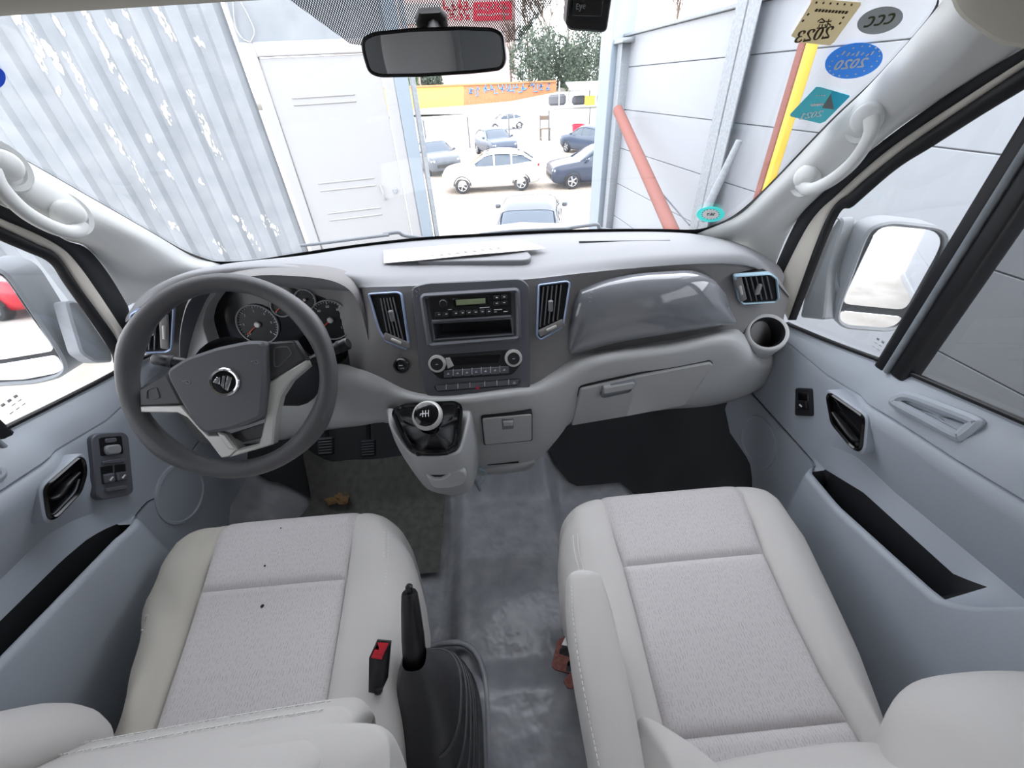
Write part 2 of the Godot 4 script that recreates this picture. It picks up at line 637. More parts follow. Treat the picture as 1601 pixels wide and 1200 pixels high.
func yard():
	var g = struct("ground", "pale concrete yard below the gate")
	var s = S()
	grid(s, [[Vector3(-60, -2.6, -7.6), Vector3(60, -2.6, -7.6)], [Vector3(-60, -2.6, -38), Vector3(60, -2.6, -38)]])
	part("yard_slab", s, M.dirt, g)
	s = S()
	grid(s, [[Vector3(-120, -2.6, -38), Vector3(120, -2.6, -38)], [Vector3(-120, -2.6, -180), Vector3(120, -2.6, -180)]])
	part("road_surface", s, M.road, g)
	s = S()
	var e0 := []
	var e1 := []
	var e2 := []
	for i in 101:
		var x = -30.0 + i * 0.6
		e0.append(Vector3(x, -0.6, 25))
		e1.append(Vector3(x, -0.6, -6.7 - 0.25 * sin(x * 0.9 + 1.0) - 0.1 * sin(x * 3.7)))
		e2.append(Vector3(x, -2.6, -7.4))
	grid(s, [e0, e1])
	grid(s, [e1, e2])
	part("ramp_slab", s, M.concrete, g)
	# corrugated wall
	var w = struct("wall_left", "grey corrugated steel wall with peeling paint", LW0)
	s = S()
	var lo := []
	var hi := []
	var sv := -4.4
	var brk = [0.0, 0.36, 0.5, 0.86]
	var k = floor(sv / 0.22)
	while sv < -0.06:
		for b in brk:
			sv = (k + b) * 0.22
			if sv > -0.06: break
			var p = LW0 + LWd * sv + LWn * corr(sv)
			lo.append(Vector3(p.x, -0.6, p.z))
			hi.append(Vector3(p.x, 3.2, p.z))
		k += 1
	s.set_smooth_group(-1)
	for i in lo.size() - 1: quad(s, lo[i], hi[i], hi[i + 1], lo[i + 1])
	for i in lo.size() - 1:
		var o = -LWn * 0.06
		quad(s, lo[i] - o * 1.4, hi[i] - o * 1.4, hi[i + 1] - o * 1.4, lo[i + 1] - o * 1.4)
	part("corrugated_sheet", s, M.corrugated, w)
	# flat wall above and beside the door
	s = S()
	var wp = func(sx, y, o): return LW0 + LWd * sx + Vector3(0, y, 0) - LWn * o
	var wbox = func(ss, s0, s1, y0, y1, o0, o1, bev):
		plate(ss, [wp.call(s0, y0, 0), wp.call(s1, y0, 0), wp.call(s1, y1, 0), wp.call(s0, y1, 0)], -LWn, o0, o1, bev)
	wbox.call(s, -0.06, 1.0, 1.60, 3.2, -0.06, 0.0, 0.002)
	part("lintel_panel", s, M.corrugated, w)
	s = S()
	var rng := RandomNumberGenerator.new()
	rng.seed = 5
	var cl = [[22, 25, 14], [55, 62, 26], [80, 85, 22], [110, 105, 24], [122, 128, 12], [130, 20, 18], [150, 60, 30], [165, 90, 20], [190, 15, 12], [205, 70, 22], [225, 100, 26], [235, 118, 14], [190, 130, 12],
		[250, 28, 24], [262, 48, 14], [310, 65, 10], [300, 155, 10], [315, 190, 18], [325, 220, 16], [338, 240, 10], [170, 205, 8], [185, 230, 14], [205, 255, 12], [222, 285, 14], [255, 170, 10], [262, 185, 8], [232, 218, 6],
		[240, 322, 8], [92, 142, 8], [375, 350, 14], [395, 380, 12], [250, 245, 10], [265, 275, 8], [342, 385, 10], [310, 285, 5], [30, 30, 10], [65, 100, 14], [90, 40, 12], [140, 160, 10], [270, 350, 8], [415, 345, 12], [430, 360, 10], [178, 45, 12]]
	for c in cl:
		var nsh = 5 + int(c[2] * 0.7)
		for j in nsh:
			var t = rng.randf_range(-1, 1)
			var px = c[0] + t * c[2] * 0.5 + rng.randf_range(-5, 5)
			var py = c[1] + t * c[2] * 0.95
			var p0 = HP(px, py, LW0, LWn)
			var sc = (p0 - LW0).dot(LWd)
			if sc > -0.08: continue
			var hh = rng.randf_range(0.006, 0.03) * (1.7 if j < 2 and c[2] > 15 else 1.0)
			var ww = hh * rng.randf_range(0.2, 0.5)
			var pts := []
			for q in 8:
				var an = TAU * q / 8 + 0.2
				var rr = rng.randf_range(0.55, 1.1)
				var su = sc + cos(an) * ww * rr
				var yy = p0.y + sin(an) * hh * rr
				pts.append(LW0 + LWd * su + Vector3(0, yy, 0) + LWn * (corr(su) - 0.0025))
			var ce = LW0 + LWd * sc + Vector3(0, p0.y, 0) + LWn * (corr(sc) - 0.003)
			s.set_smooth_group(-1)
			for q in 8: tri(s, ce, pts[q], pts[(q + 1) % 8])
	var pp = part("peeled_paint", s, M.peeled, w, "white patches where the grey paint has peeled")
	pp.set_meta("kind", "stuff")
	# white steel door in the corrugated wall
	var dd = struct("door_3", "white metal door in the corrugated wall", LW0 + Vector3(0, -0.55, 0))
	s = S()
	wbox.call(s, -0.05, 0.035, -0.6, 1.62, -0.05, 0.03, 0.006)
	wbox.call(s, 0.90, 0.985, -0.6, 1.62, -0.05, 0.03, 0.006)
	wbox.call(s, 0.035, 0.90, 1.535, 1.62, -0.05, 0.03, 0.006)
	part("door_frame", s, M.door_white, dd)
	s = S()
	wbox.call(s, 0.042, 0.893, -0.58, 1.527, -0.03, 0.012, 0.004)
	var leaf = part("door_leaf", s, M.door_white, dd)
	for y in [1.28, 1.235, 0.67, 0.61, 0.42, 0.36, -0.2]:
		s = S()
		bar(s, wp.call(0.18, y, 0.012), wp.call(0.66, y, 0.012), 0.014, 0.012, Vector3.UP, 0.004)
		part("pressed_rib", s, M.door_white, leaf)
	s = S()
	cyl(s, wp.call(0.82, 0.55, 0.012), wp.call(0.82, 0.55, 0.03), 0.022, -1, 18, 0.004)
	part("lock_cylinder", s, M.galvanised, leaf)
	s = S()
	tube(s, [wp.call(0.70, 0.60, 0.012), wp.call(0.70, 0.60, 0.045), wp.call(0.72, 0.49, 0.045), wp.call(0.72, 0.49, 0.012)], 0.008, 8)
	part("handle", s, M.door_white, leaf)
	# gate post next to the door
	var gp = struct("gate_post", "blue-grey steel gate post beside the white door", LW0 + LWd * 1.1)
	s = S()
	wbox.call(s, 0.99, 1.10, -0.6, 2.6, -0.08, 0.04, 0.005)
	part("square_tube", s, M.steel_blue, gp)
	s = S()
	wbox.call(s, 1.12, 1.16, -0.6, 2.6, -0.08, 0.02, 0.004)
	part("hinge_tube", s, M.galvanised, gp)
	# panel wall
	var rw = struct("wall_right", "white sandwich panel wall with thin horizontal joints", RWp() + Vector3(0, -1.9, 0))
	var at = func(z, y, o): return RWp() + RWd * z + Vector3(0, y - EYE.y, 0) - RWn * o
	s = S()
	plate(s, [at.call(-6, -0.6, 0), at.call(5.6, -0.6, 0), at.call(5.6, 1.64, 0), at.call(-6, 1.64, 0)], -RWn, -0.08, -0.012)
	part("joint_backing", s, M.joint, rw)
	for i in 6:
		var y1 = 1.37 + 0.395 - i * 0.395
		var y0 = y1 - 0.395
		if i == 0: y1 = 1.64
		if i == 5: y0 = -0.6
		s = S()
		plate(s, [at.call(-6, y0 + 0.003, 0), at.call(5.6, y0 + 0.003, 0), at.call(5.6, y1 - 0.003, 0), at.call(-6, y1 - 0.003, 0)], -RWn, -0.012, 0.0, 0.003)
		part("wall_panel", s, M.wall_panel, rw)
	s = S()
	plate(s, [at.call(-6, 1.64, 0.02), at.call(5.62, 1.64, 0.02), at.call(5.62, 1.665, 0.02), at.call(-6, 1.665, 0.02)], -RWn, -0.1, 0.012, 0.004)
	part("top_capping", s, M.galvanised, rw)
	s = S()
	plate(s, [at.call(-6, -0.6, 0), at.call(5.6, -0.6, 0), at.call(5.6, -0.52, 0), at.call(-6, -0.52, 0)], -RWn, 0.0, 0.03, 0.004)
	part("base_strip", s, M.door_white, rw)
	var col = struct("steel_column", "galvanised steel column against the panel wall", at.call(2.6, -0.6, 0))
	s = S()
	var c0 = HP(1132, 170, RWp(2.1), RWn)
	var zc = (c0 - RWp()).dot(RWd)
	plate(s, [at.call(zc - 0.13, -0.6, 0), at.call(zc + 0.13, -0.6, 0), at.call(zc + 0.13, 2.4, 0), at.call(zc - 0.13, 2.4, 0)], -RWn, 0.09, 0.10, 0.002)
	plate(s, [at.call(zc - 0.01, -0.6, 0), at.call(zc + 0.01, -0.6, 0), at.call(zc + 0.01, 2.4, 0), at.call(zc - 0.01, 2.4, 0)], -RWn, 0.0, 0.10)
	part("column_section", s, M.galvanised, col)
	s = S()
	plate(s, [at.call(zc - 0.22, -0.6, 0), at.call(zc + 0.22, -0.6, 0), at.call(zc + 0.22, -0.57, 0), at.call(zc - 0.22, -0.57, 0)], -RWn, 0.0, 0.25)
	part("foot_plate", s, M.galvanised, col)
	var ep = struct("end_post", "pale steel post ending the panel wall at the gate", at.call(5.7, -0.6, 0))
	s = S()
	plate(s, [at.call(5.62, -0.6, 0), at.call(6.0, -0.6, 0), at.call(6.0, 2.6, 0), at.call(5.62, 2.6, 0)], -RWn, -0.1, 0.16, 0.006)
	part("square_tube", s, M.steel_blue, ep)
	s = S()
	plate(s, [at.call(5.45, -0.6, 0), at.call(5.58, -0.6, 0), at.call(5.58, 1.60, 0), at.call(5.45, 1.60, 0)], -RWn, 0.0, 0.1, 0.004)
	plate(s, [at.call(5.35, 1.58, 0), at.call(5.66, 1.58, 0), at.call(5.66, 1.62, 0), at.call(5.35, 1.62, 0)], -RWn, 0.0, 0.14, 0.004)
	part("edge_tube", s, M.galvanised, ep)

# ================================================================ the cab's shell
func cab_shell():
	# floor: a moulded vinyl mat over the floor pan, with the tunnel, toe board and wheel arches in it
	var f = struct("floor", "grey moulded vinyl cab floor", Vector3.ZERO)
	var rows := []
	var nz := 70
	var nx := 90
	for i in nz + 1:
		var z = -1.0 + 2.45 * i / nz
		var row := []
		for j in nx + 1:
			var x = -0.86 + 1.72 * j / nx
			row.append(Vector3(x, floor_y(x, z), -z))
		rows.append(row)
	var s = S()
	grid(s, rows)
	part("vinyl_mat", s, M.vinyl, f)
	# added dark sheet standing in for the shade on the toe board
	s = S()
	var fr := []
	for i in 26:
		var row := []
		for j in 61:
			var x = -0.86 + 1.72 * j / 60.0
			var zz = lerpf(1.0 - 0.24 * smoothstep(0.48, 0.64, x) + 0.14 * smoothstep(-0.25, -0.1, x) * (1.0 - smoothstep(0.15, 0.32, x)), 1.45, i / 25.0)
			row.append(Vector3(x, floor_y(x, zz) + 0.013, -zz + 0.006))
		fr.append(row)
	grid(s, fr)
	part("toe_shade", s, M.felt, f, "added dark sheet standing in for shade on the toe board")
	# driver's loose mat
	s = S()
	rows = []
	for i in 22:
		var z = 0.70 + 0.42 * i / 21
		var row := []
		for j in 20:
			var x = lerpf(-0.70 + 0.012 * sin(z * 21.0), -0.20, j / 19.0)
			row.append(Vector3(x, floor_y(x, z) + 0.030 + 0.003 * sin(x * 31 + z * 17) + (0.006 if j == 0 else 0.0), -z))
		rows.append(row)
	grid(s, rows)
	part("driver_mat", s, M.vinyl_dirty, f, "dusty grey mat in the driver footwell")
	# roof lining
	var c = struct("ceiling", "pale felt roof lining", Vector3(0, 1.6, 0))
	s = S()
	rows = []
	for a in [[1.415, 0.0, 0.0], [1.425, 0.03, 0.0], [1.47, 0.10, 0.01], [1.56, 0.26, 0.02], [1.62, 0.5, 0.03], [1.64, 1.0, 0.03], [1.64, 1.9, 0.03]]:
		var row := []
		for j in 21:
			var x = -0.9 + 1.8 * j / 20.0
			row.append(Vector3(x, a[0] - 0.07 * x * x * minf(1.0, a[1] * 2 + 0.3), -(ws_z(x, 1.415) - 0.012 - a[1])))
		rows.append(row)
	grid(s, crg(rows, 1, 3))
	part("roof_lining", s, M.headliner, c)
	s = S()
	plate(s, [Vector3(-0.98, 1.72, -0.9), Vector3(0.98, 1.72, -0.9), Vector3(0.98, 1.72, 1.1), Vector3(-0.98, 1.72, 1.1)], Vector3.UP, -0.04, 0.03, 0.01)
	part("roof_skin", s, M.paint_white, c)
	# partition behind the seats
	var r = struct("wall_rear", "grey partition panel behind the seats", Vector3(0, 0, 1.0))
	s = S()
	rbox(s, Transform3D(Basis(), Vector3(-0.30, 0.8, 1.03)), Vector3(1.30, 1.8, 0.04), 0.006)
	part("partition_panel", s, M.partition, r)
	for x in [-0.55, 0.0, 0.34]:
		s = S()
		bar(s, Vector3(x, 0, 1.0), Vector3(x, 1.62, 1.0), 0.05, 0.03, Vector3.BACK, 0.008)
		part("stiffening_rib", s, M.partition, r)
	# unseen load bay behind the partition, rear left open to let daylight in
	var lb = struct("load_bay", "unseen white load bay behind the partition, left open at the rear for daylight", Vector3(0, 0, 2.2))
	for b in [[Vector3(-0.95, 0.8, 2.25), Vector3(0.04, 1.8, 2.5), "bay_side"], [Vector3(0.95, 0.8, 2.25), Vector3(0.04, 1.8, 2.5), "bay_side"], [Vector3(0, 1.72, 2.25), Vector3(1.94, 0.04, 2.5), "bay_roof"], [Vector3(0, -0.03, 2.25), Vector3(1.94, 0.04, 2.5), "bay_floor"]]:
		s = S()
		rbox(s, Transform3D(Basis(), b[0]), b[1], 0.006)
		part(b[2], s, M.partition, lb)
	# body sides behind the door windows
	for sg in [-1, 1]:
		var b = struct("wall_side" if sg < 0 else "wall_side_001", "grey body side trim behind the door", Vector3(sg * 0.9, 0, 0.6))
		s = S()
		rbox(s, Transform3D(Basis(), Vector3(sg * 0.92, 0.86, 0.66)), Vector3(0.06, 1.75, 0.78), 0.008)
		part("pillar_trim", s, M.partition, b)
		# front body side: kick panel below the dash
		s = S()
		rbox(s, Transform3D(Basis(), Vector3(sg * 0.90, 0.30, -1.2)), Vector3(0.05, 0.66, 0.5), 0.008)
		part("kick_panel", s, M.door_plastic, b)
	var bh = struct("wall_front", "bulkhead under the dashboard, coloured dark to stand in for shade", Vector3(0, 0, -1.4))
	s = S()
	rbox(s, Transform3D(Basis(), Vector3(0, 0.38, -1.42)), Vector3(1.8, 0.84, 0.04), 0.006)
	part("bulkhead_panel", s, M.felt, bh)  # shade under the dash is put into this dark colour
	# bonnet and cowl outside the windscreen
	var bo = struct("bonnet", "white bonnet below the windscreen", Vector3(0, 0.8, -1.6))
	s = S()
	var rws := []
	for a in [[1.25, 0.865], [1.34, 0.87], [1.6, 0.79], [1.85, 0.66], [1.95, 0.5], [1.97, 0.0]]:
		var row := []
		for j in 13:
			var x = -0.86 + 1.72 * j / 12.0
			row.append(Vector3(x, a[1] - 0.10 * x * x, -(a[0] - 0.14 * x * x)))
		rws.append(row)
	grid(s, crg(rws, 1, 3))
	part("bonnet_skin", s, M.paint_white, bo)

func floor_y(x, z):
	var y := 0.0
	var tun = smoothstep(-0.17, -0.12, x) * (1.0 - smoothstep(0.19, 0.25, x))
	y += 0.05 * tun
	y += 0.035 * tun * (1.0 - smoothstep(0.36, 0.40, z))
	if z > 0.98: y += (z - 0.98) * 0.85
	y += 0.18 * smoothstep(0.62, 0.80, absf(x)) * smoothstep(0.70, 0.86, z)
	y += 0.10 * smoothstep(0.80, 0.86, absf(x))
	y += 0.006 * sin(x * 9.0 + z * 4.0) * tun + 0.004 * sin(z * 13.0 - x * 6.0)
	return y

func bands(parent, lines, mats, names, sub = 6):   # strips between neighbouring lines, each a part
	for k in lines.size() - 1:
		var s = S()
		var n = mini(lines[k].size(), lines[k + 1].size())
		var a = cr(lines[k].slice(0, n), sub)
		var b = cr(lines[k + 1].slice(0, n), sub)
		var nn := Vector3(-signf(a[0].x), 0.1, 0.15)
		var mid := []
		for i in a.size(): mid.append((a[i] + b[i]) / 2 + nn * 0.006)
		var ab := []
		var mb := []
		for i in a.size():
			ab.append(a[i].lerp(mid[i], 0.35) + nn * 0.003)
			mb.append(b[i].lerp(mid[i], 0.35) + nn * 0.003)
		grid(s, [a, ab, mid, mb, b])
		part(names[k], s, mats[k], parent)

func glazing():
	# windscreen pane
	var w = struct("window_1", "raked windscreen", Vector3(0, 0.93, -1.2))
	var s = S()
	var rows := []
	for i in 17:
		var y = 0.90 + 0.53 * i / 16.0
		var row := []
		for j in 33:
			var x = -0.86 + 1.72 * j / 32.0
			row.append(Vector3(x, y, -ws_z(x, y) - 0.004))
		rows.append(row)
	grid(s, rows)
	part("pane", s, M.glass, w)
	# black ceramic edge along the foot and sides of the glass
	s = S()
	var foot = [[0, 228], [100, 285], [170, 325], [240, 365], [285, 392], [320, 406], [345, 411], [400, 408], [470, 397], [560, 384], [660, 373], [760, 367], [860, 362], [950, 360], [1030, 360], [1085, 361], [1115, 354], [1152, 335], [1200, 292], [1296, 192], [1360, 132], [1430, 55], [1460, 16], [1468, -10]]
	var a := []
	var b := []
	for i in foot.size():
		var p = foot[i]
		a.append(PW(p[0], p[1] + 14, 0.001))
		var wdt = 6.0 if p[0] > 250 and p[0] < 1120 else (3.0 if p[0] < 250 else 5.0)
		b.append(PW(p[0], p[1] - wdt * 0.4, 0.001))
	strip(s, cr(a, 4), cr(b, 4))
	part("ceramic_border", s, M.black, w)
	# dotted shade band behind the mirror
	var im := Image.create(64, 64, false, Image.FORMAT_RGBA8)
	im.fill(Color(0.10, 0.09, 0.14, 0.0))
	for yy in 64:
		for xx in 64:
			var u = fposmod(xx / 16.0 + yy / 16.0, 1.0) - 0.5
			var v = fposmod(xx / 16.0 - yy / 16.0, 1.0) - 0.5
			if u * u + v * v < 0.20: im.set_pixel(xx, yy, Color(0.10, 0.09, 0.14, 1.0))
	var dm = mt("dots", Color.WHITE, 0.8)
	dm.albedo_texture = ImageTexture.create_from_image(im)
	dm.transparency = BaseMaterial3D.TRANSPARENCY_ALPHA
	s = S()
	var bl = PWs([[440, -12], [453, 0], [500, 34], [547, 68], [570, 72], [680, 70], [795, 66], [813, 62], [840, 30], [865, 0], [872, -12]], 0.003)
	ng(s)
	var ctr = PW(680, -5, 0.003)
	for i in bl.size() - 1:
		for p in [ctr, bl[i], bl[i + 1]]:
			s.set_uv(Vector2(p.x, p.y) * 65.0)
			s.add_vertex(p)
	part("dotted_band", s, M.dots, w, "dark dotted shade band")
	# pillar trims
	var lines = [
		[[[-60, 193], [0, 228], [100, 285], [170, 325], [240, 365], [300, 400], [345, 413]], [[-60, 250], [0, 278], [90, 335], [145, 362], [190, 385], [235, 420], [270, 436]], [[-60, 290], [0, 320], [47, 341], [100, 374], [131, 385], [165, 422], [200, 478]], -1],
		[[[1500, -45], [1462, 16], [1360, 132], [1296, 194], [1200, 294], [1152, 338], [1090, 365]], [[1560, 0], [1530, 50], [1420, 150], [1335, 228], [1240, 310], [1195, 350], [1150, 385]], [[1640, 50], [1600, 76], [1440, 176], [1360, 236], [1270, 318], [1232, 366], [1206, 430]], 1]]
	for k in 2:
		var L = lines[k]
		var sg = L[3]
		var t = struct("trim_%d" % (k + 1), "pale grey windscreen pillar trim", Vector3(sg * 0.8, 0.95, -1.05))
		var top = L[0].map(func(p): return PW(p[0], p[1], 0.004))
		var outl = PXs(L[2], sg * 0.87)
		var mid := []
		var m2 := []
		for i in top.size():
			var q = PX(L[1][i][0], L[1][i][1], sg * 0.80)
			mid.append(q)
			m2.append(top[i].lerp(q, 0.45) + Vector3(-sg * 0.012, 0.0, 0.012))
		s = S()
		grid(s, crg([top, m2, mid, mid.map(func(p): return p + Vector3(sg * 0.02, -0.015, 0)), outl], 6, 4))
		part("pillar_cover", s, M.pillar, t)
	# headliner corner seen above the passenger's pillar
	var h = struct("trim_3", "beige felt corner of the roof lining above the pillar", PX(1560, 20, 0.74))
	s = S()
	var hl = PXs([[1478, -40], [1486, 4], [1498, 26], [1520, 45], [1552, 66], [1588, 76], [1640, 74], [1700, -20]], 0.75)
	var hn = Vector3(-0.8, -0.3, 0.5).normalized()
	plate(s, cr(hl, 3, true), hn, -0.03, 0.0, 0.008)
	part("felt_pad", s, M.headliner, h)

# ================================================================ doors
func doors():
	var D := [
		{"sg": -1, "name": "door_1", "label": "driver door with black pull handle and four-switch panel",
		"L0": [[-60, 290], [0, 320], [47, 341], [100, 374], [131, 385], [152, 404], [177, 439], [200, 478]],
		"L1": [[-60, 312], [0, 341], [60, 367], [100, 390], [125, 417], [150, 452], [172, 485], [196, 522]],
		"L2": [[-60, 325], [0, 354], [55, 380], [90, 399], [125, 449], [160, 497], [182, 530], [190, 560]],
		"L3": [[-60, 346], [0, 376], [40, 393], [77, 411], [100, 444], [149, 513], [173, 551], [177, 567]],
		"sill": [[260, 545], [195, 577], [176, 588], [133, 611], [16, 670], [-60, 708]],
		"seam": [[180, 655], [114, 695], [103, 700], [55, 732], [0, 768], [-80, 820]],
		"ridge": [[180, 668], [112, 712], [55, 760], [0, 800], [-80, 858]],
		"crease": [[240, 760], [150, 800], [110, 815], [70, 838], [0, 906], [-80, 990]],
		"back": [[250, 795], [200, 815], [170, 828], [145, 842], [105, 876], [0, 980], [-80, 1065]],
		"rim": [[225, 808], [206, 828], [191, 840], [105, 930], [0, 1039], [-80, 1125]],
		"bot": [[216, 850], [213, 895], [196, 930], [122, 1032], [38, 1158], [-40, 1280]], "z0": 0.585, "z1": 0.16},
		{"sg": 1, "name": "door_2", "label": "passenger door with black pull handle and grab recess",
		"L0": [[1640, 50], [1600, 76], [1532, 116], [1440, 176], [1360, 236], [1292, 296], [1248, 340], [1206, 430]],
		"L1": [[1640, 70], [1600, 95], [1532, 138], [1440, 198], [1375, 245], [1310, 303], [1265, 350], [1218, 440]],
		"L2": [[1640, 82], [1600, 106], [1532, 151], [1440, 213], [1390, 250], [1333, 298], [1290, 345], [1232, 500]],
		"L3": [[1640, 116], [1600, 141], [1532, 182], [1460, 228], [1400, 266], [1335, 322], [1306, 346], [1245, 500]],
		"sill": [[1180, 485], [1230, 508], [1243, 514], [1300, 538], [1385, 570], [1430, 590], [1600, 664], [1700, 707]],
		"seam": [[1240, 560], [1310, 604], [1400, 657], [1500, 722], [1600, 782], [1700, 845]],
		"ridge": [[1240, 580], [1310, 622], [1400, 680], [1500, 748], [1600, 815], [1700, 880]],
		"crease": [[1240, 655], [1345, 718], [1400, 770], [1500, 852], [1600, 935], [1700, 1020]],
		"back": [[1230, 705], [1265, 722], [1290, 738], [1345, 772], [1430, 850], [1490, 905], [1600, 930], [1700, 960]],
		"rim": [[1235, 712], [1254, 734], [1300, 790], [1400, 882], [1460, 936], [1510, 952], [1600, 950], [1700, 955]],
		"bot": [[1246, 760], [1256, 790], [1320, 880], [1400, 985], [1470, 1060], [1600, 1210]], "z0": 0.60, "z1": 0.30}]
	for d in D:
		var sg: float = d.sg
		var o = struct(d.name, d.label, Vector3(sg * 0.86, 0.1, -0.3))
		var l0 = PXs(d.L0, sg * 0.868)
		var l1 = PXs(d.L1, sg * 0.875)
		var l2 = PXs(d.L2, sg * 0.880)
		var l3 = PXs(d.L3, sg * 0.892)
		bands(o, [l0, l1, l2, l3], [M.rubber, M.frame_white, M.black], ["door_seal", "painted_frame", "glass_channel"])
		# upper frame rail running back over the window, out of frame
		var zt = -l2[0].z
		if sg > 0: pass
		var s = S()
		bar(s, l1[0], Vector3(sg * 0.88, 1.40, 0.10), 0.05, 0.05, Vector3.RIGHT, 0.01)
		bar(s, Vector3(sg * 0.88, 1.40, 0.08), Vector3(sg * 0.88, 1.40, 0.32), 0.05, 0.05, Vector3.UP, 0.01)
		bar(s, Vector3(sg * 0.88, 1.42, 0.30), Vector3(sg * 0.88, 0.75, 0.30), 0.06, 0.05, Vector3.RIGHT, 0.01)
		part("upper_frame", s, M.rubber, o)
		# body above the window up to the roof
		s = S()
		grid(s, [[l0[0] if sg < 0 else l0[0], Vector3(sg * 0.89, 1.41, 0.1), Vector3(sg * 0.89, 1.41, 0.4)], [Vector3(sg * 0.86, 1.60, -0.7), Vector3(sg * 0.86, 1.64, 0.1), Vector3(sg * 0.86, 1.64, 0.4)]])
		part("cant_rail", s, M.pillar, o)
		# panel
		var lin := {}
		for k in ["sill", "seam", "ridge", "crease"]: lin[k] = PXs(d[k], sg * {"sill": 0.875, "seam": 0.83, "ridge": 0.825, "crease": 0.862}[k])
		lin["back"] = PXs(d.back, sg * 0.84)
		lin["rim"] = PXs(d.rim, sg * 0.775)
		lin["bot"] = PXs(d.bot, sg * 0.80)
		var rows := []
		for k in 16: rows.append([])
		var zs := []
		var z := 1.04
		while z > -0.36:
			zs.append(z)
			z -= 0.02
		for zz in zs:
			var t = 1.0 - smoothstep(d.z0, d.z0 + 0.05, zz)      # the pocket's bulge starts behind z0
			var ys = y_at_z(lin.sill, zz)
			var yse = minf(y_at_z(lin.seam, minf(zz, 0.74)), ys - 0.03)
			var yr = minf(y_at_z(lin.ridge, minf(zz, 0.74)), yse - 0.012)
			var yc = minf(y_at_z(lin.crease, minf(zz, 0.70)), yr - 0.03)
			var yb = minf(y_at_z(lin.back, clampf(zz, d.z1 - 0.2, 0.62)), yc - 0.02)
			var yrm = y_at_z(lin.rim, clampf(zz, d.z1 - 0.25, 0.62))
			yrm = lerpf(yb - 0.006, yrm, t)
			var ybo = 0.16
			var pk = t * smoothstep(d.z1 - 0.01, d.z1 + 0.03, zz) * (1.0 - smoothstep(d.z0 - 0.025, d.z0 + 0.005, zz))
			var xs = lerpf(0.845, 0.775, t)
			var fz = -zz
			var v = func(x, y): return Vector3(sg * x, y, fz)
			var k := 0
			for p in [[0.89, ys - 0.004], [0.876, ys + 0.004], [0.866, ys - 0.002], [lerpf(0.848, 0.836, t), lerpf(ys, yse, 0.55)], [lerpf(0.845, 0.828, t), yse + 0.003], [lerpf(0.847, 0.834, t), yse - 0.002], [lerpf(0.845, 0.822, t), yse - 0.008], [lerpf(0.845, 0.824, t), yr - 0.012],
				[lerpf(0.845, 0.862, t), yc], [lerpf(0.845, 0.846, t), yb + 0.004], [lerpf(0.845, 0.842, t), yb - 0.30 * pk], [lerpf(0.845, 0.797, t), minf(yb, yrm) - 0.30 * pk - 0.002], [lerpf(0.845, 0.793, t), yrm - 0.003], [xs + 0.004 * t, yrm + 0.004 * t], [xs, yrm - 0.012], [lerpf(0.845, 0.80, t), ybo]]:
				rows[k].append(v.call(p[0], p[1]))
				k += 1
		s = S()
		grid(s, [rows[0], rows[1], rows[2], rows[3], rows[4]])
		grid(s, [rows[4], rows[5]])
		grid(s, [rows[5], rows[6], rows[7], rows[8]])
		grid(s, [rows[8], rows[9]])
		var i0 := 0
		var i1 := 0
		for i in zs.size():
			if zs[i] > d.z0 + 0.004: i0 = i
			if zs[i] > d.z1 - 0.008: i1 = i + 1
		for cut in [[0, i0 + 1], [i1, zs.size()]]:
			var cc = [9, 10, 11, 12].map(func(q): return rows[q].slice(cut[0], cut[1]))
			if cc[0].size() > 1: grid(s, cc)
		grid(s, [rows[12], rows[13], rows[14], rows[15]])
		var pan = part("door_panel", s, M.door_plastic, o)
		s = S()
		for q in [9, 10, 11]: grid(s, [rows[q].slice(i0, i1 + 1), rows[q + 1].slice(i0, i1 + 1)])
		part("pocket_lining", s, M.rubber, o, "black rubber lining of the door pocket")
		s = S()
		tube(s, cr(PXs(d.bot.slice(1), sg * 0.797), 4), 0.008, 8)
		part("lower_moulding", s, M.mirror_shell, o)
		# outer skin
		s = S()
		grid(s, [[Vector3(sg * 0.93, 0.60, -1.0), Vector3(sg * 0.93, 0.72, 0.30)], [Vector3(sg * 0.96, 0.5, -1.0), Vector3(sg * 0.96, 0.5, 0.30)], [Vector3(sg * 0.95, -0.1, -1.0), Vector3(sg * 0.95, -0.1, 0.30)]])
		grid(s, [[Vector3(sg * 0.93, 0.60, -1.0), Vector3(sg * 0.93, 0.72, 0.30)], [Vector3(sg * 0.89, 0.66, -1.0), Vector3(sg * 0.89, 0.78, 0.30)]])
		grid(s, [[Vector3(sg * 0.95, -0.1, -1.0), Vector3(sg * 0.95, -0.1, 0.30)], [Vector3(sg * 0.80, 0.02, -1.0), Vector3(sg * 0.80, 0.02, 0.30)]])
		part("outer_skin", s, M.paint_white, o)
		# sill: door step strip seen in the gap
		s = S()
		bar(s, Vector3(sg * 0.77, 0.10, -0.62), Vector3(sg * 0.77, 0.10, 0.3), 0.035, 0.02, Vector3.UP, 0.005)
		part("step_strip", s, M.rubber, o)
		# glass: fixed front pane, post, sliding tinted pane
		var gx = sg * 0.893
		s = S()
		var gl = [Vector3(gx, 1.42, -0.50), Vector3(gx, 1.42, -0.56), Vector3(gx, 1.16, -0.87), Vector3(gx, 1.02, -0.98), Vector3(gx, 0.70, -0.98), Vector3(gx, 0.75, -0.64), Vector3(gx, 1.3, -0.62)]
		plate(s, gl, Vector3(-sg, 0, 0), -0.002, 0.002)
		part("front_pane", s, M.glass, o)
		s = S()
		plate(s, [Vector3(gx, 1.42, -0.60), Vector3(gx, 1.42, 0.30), Vector3(gx, 0.76, 0.30), Vector3(gx, 0.76, -0.60)], Vector3(-sg, 0, 0), -0.002, 0.002)
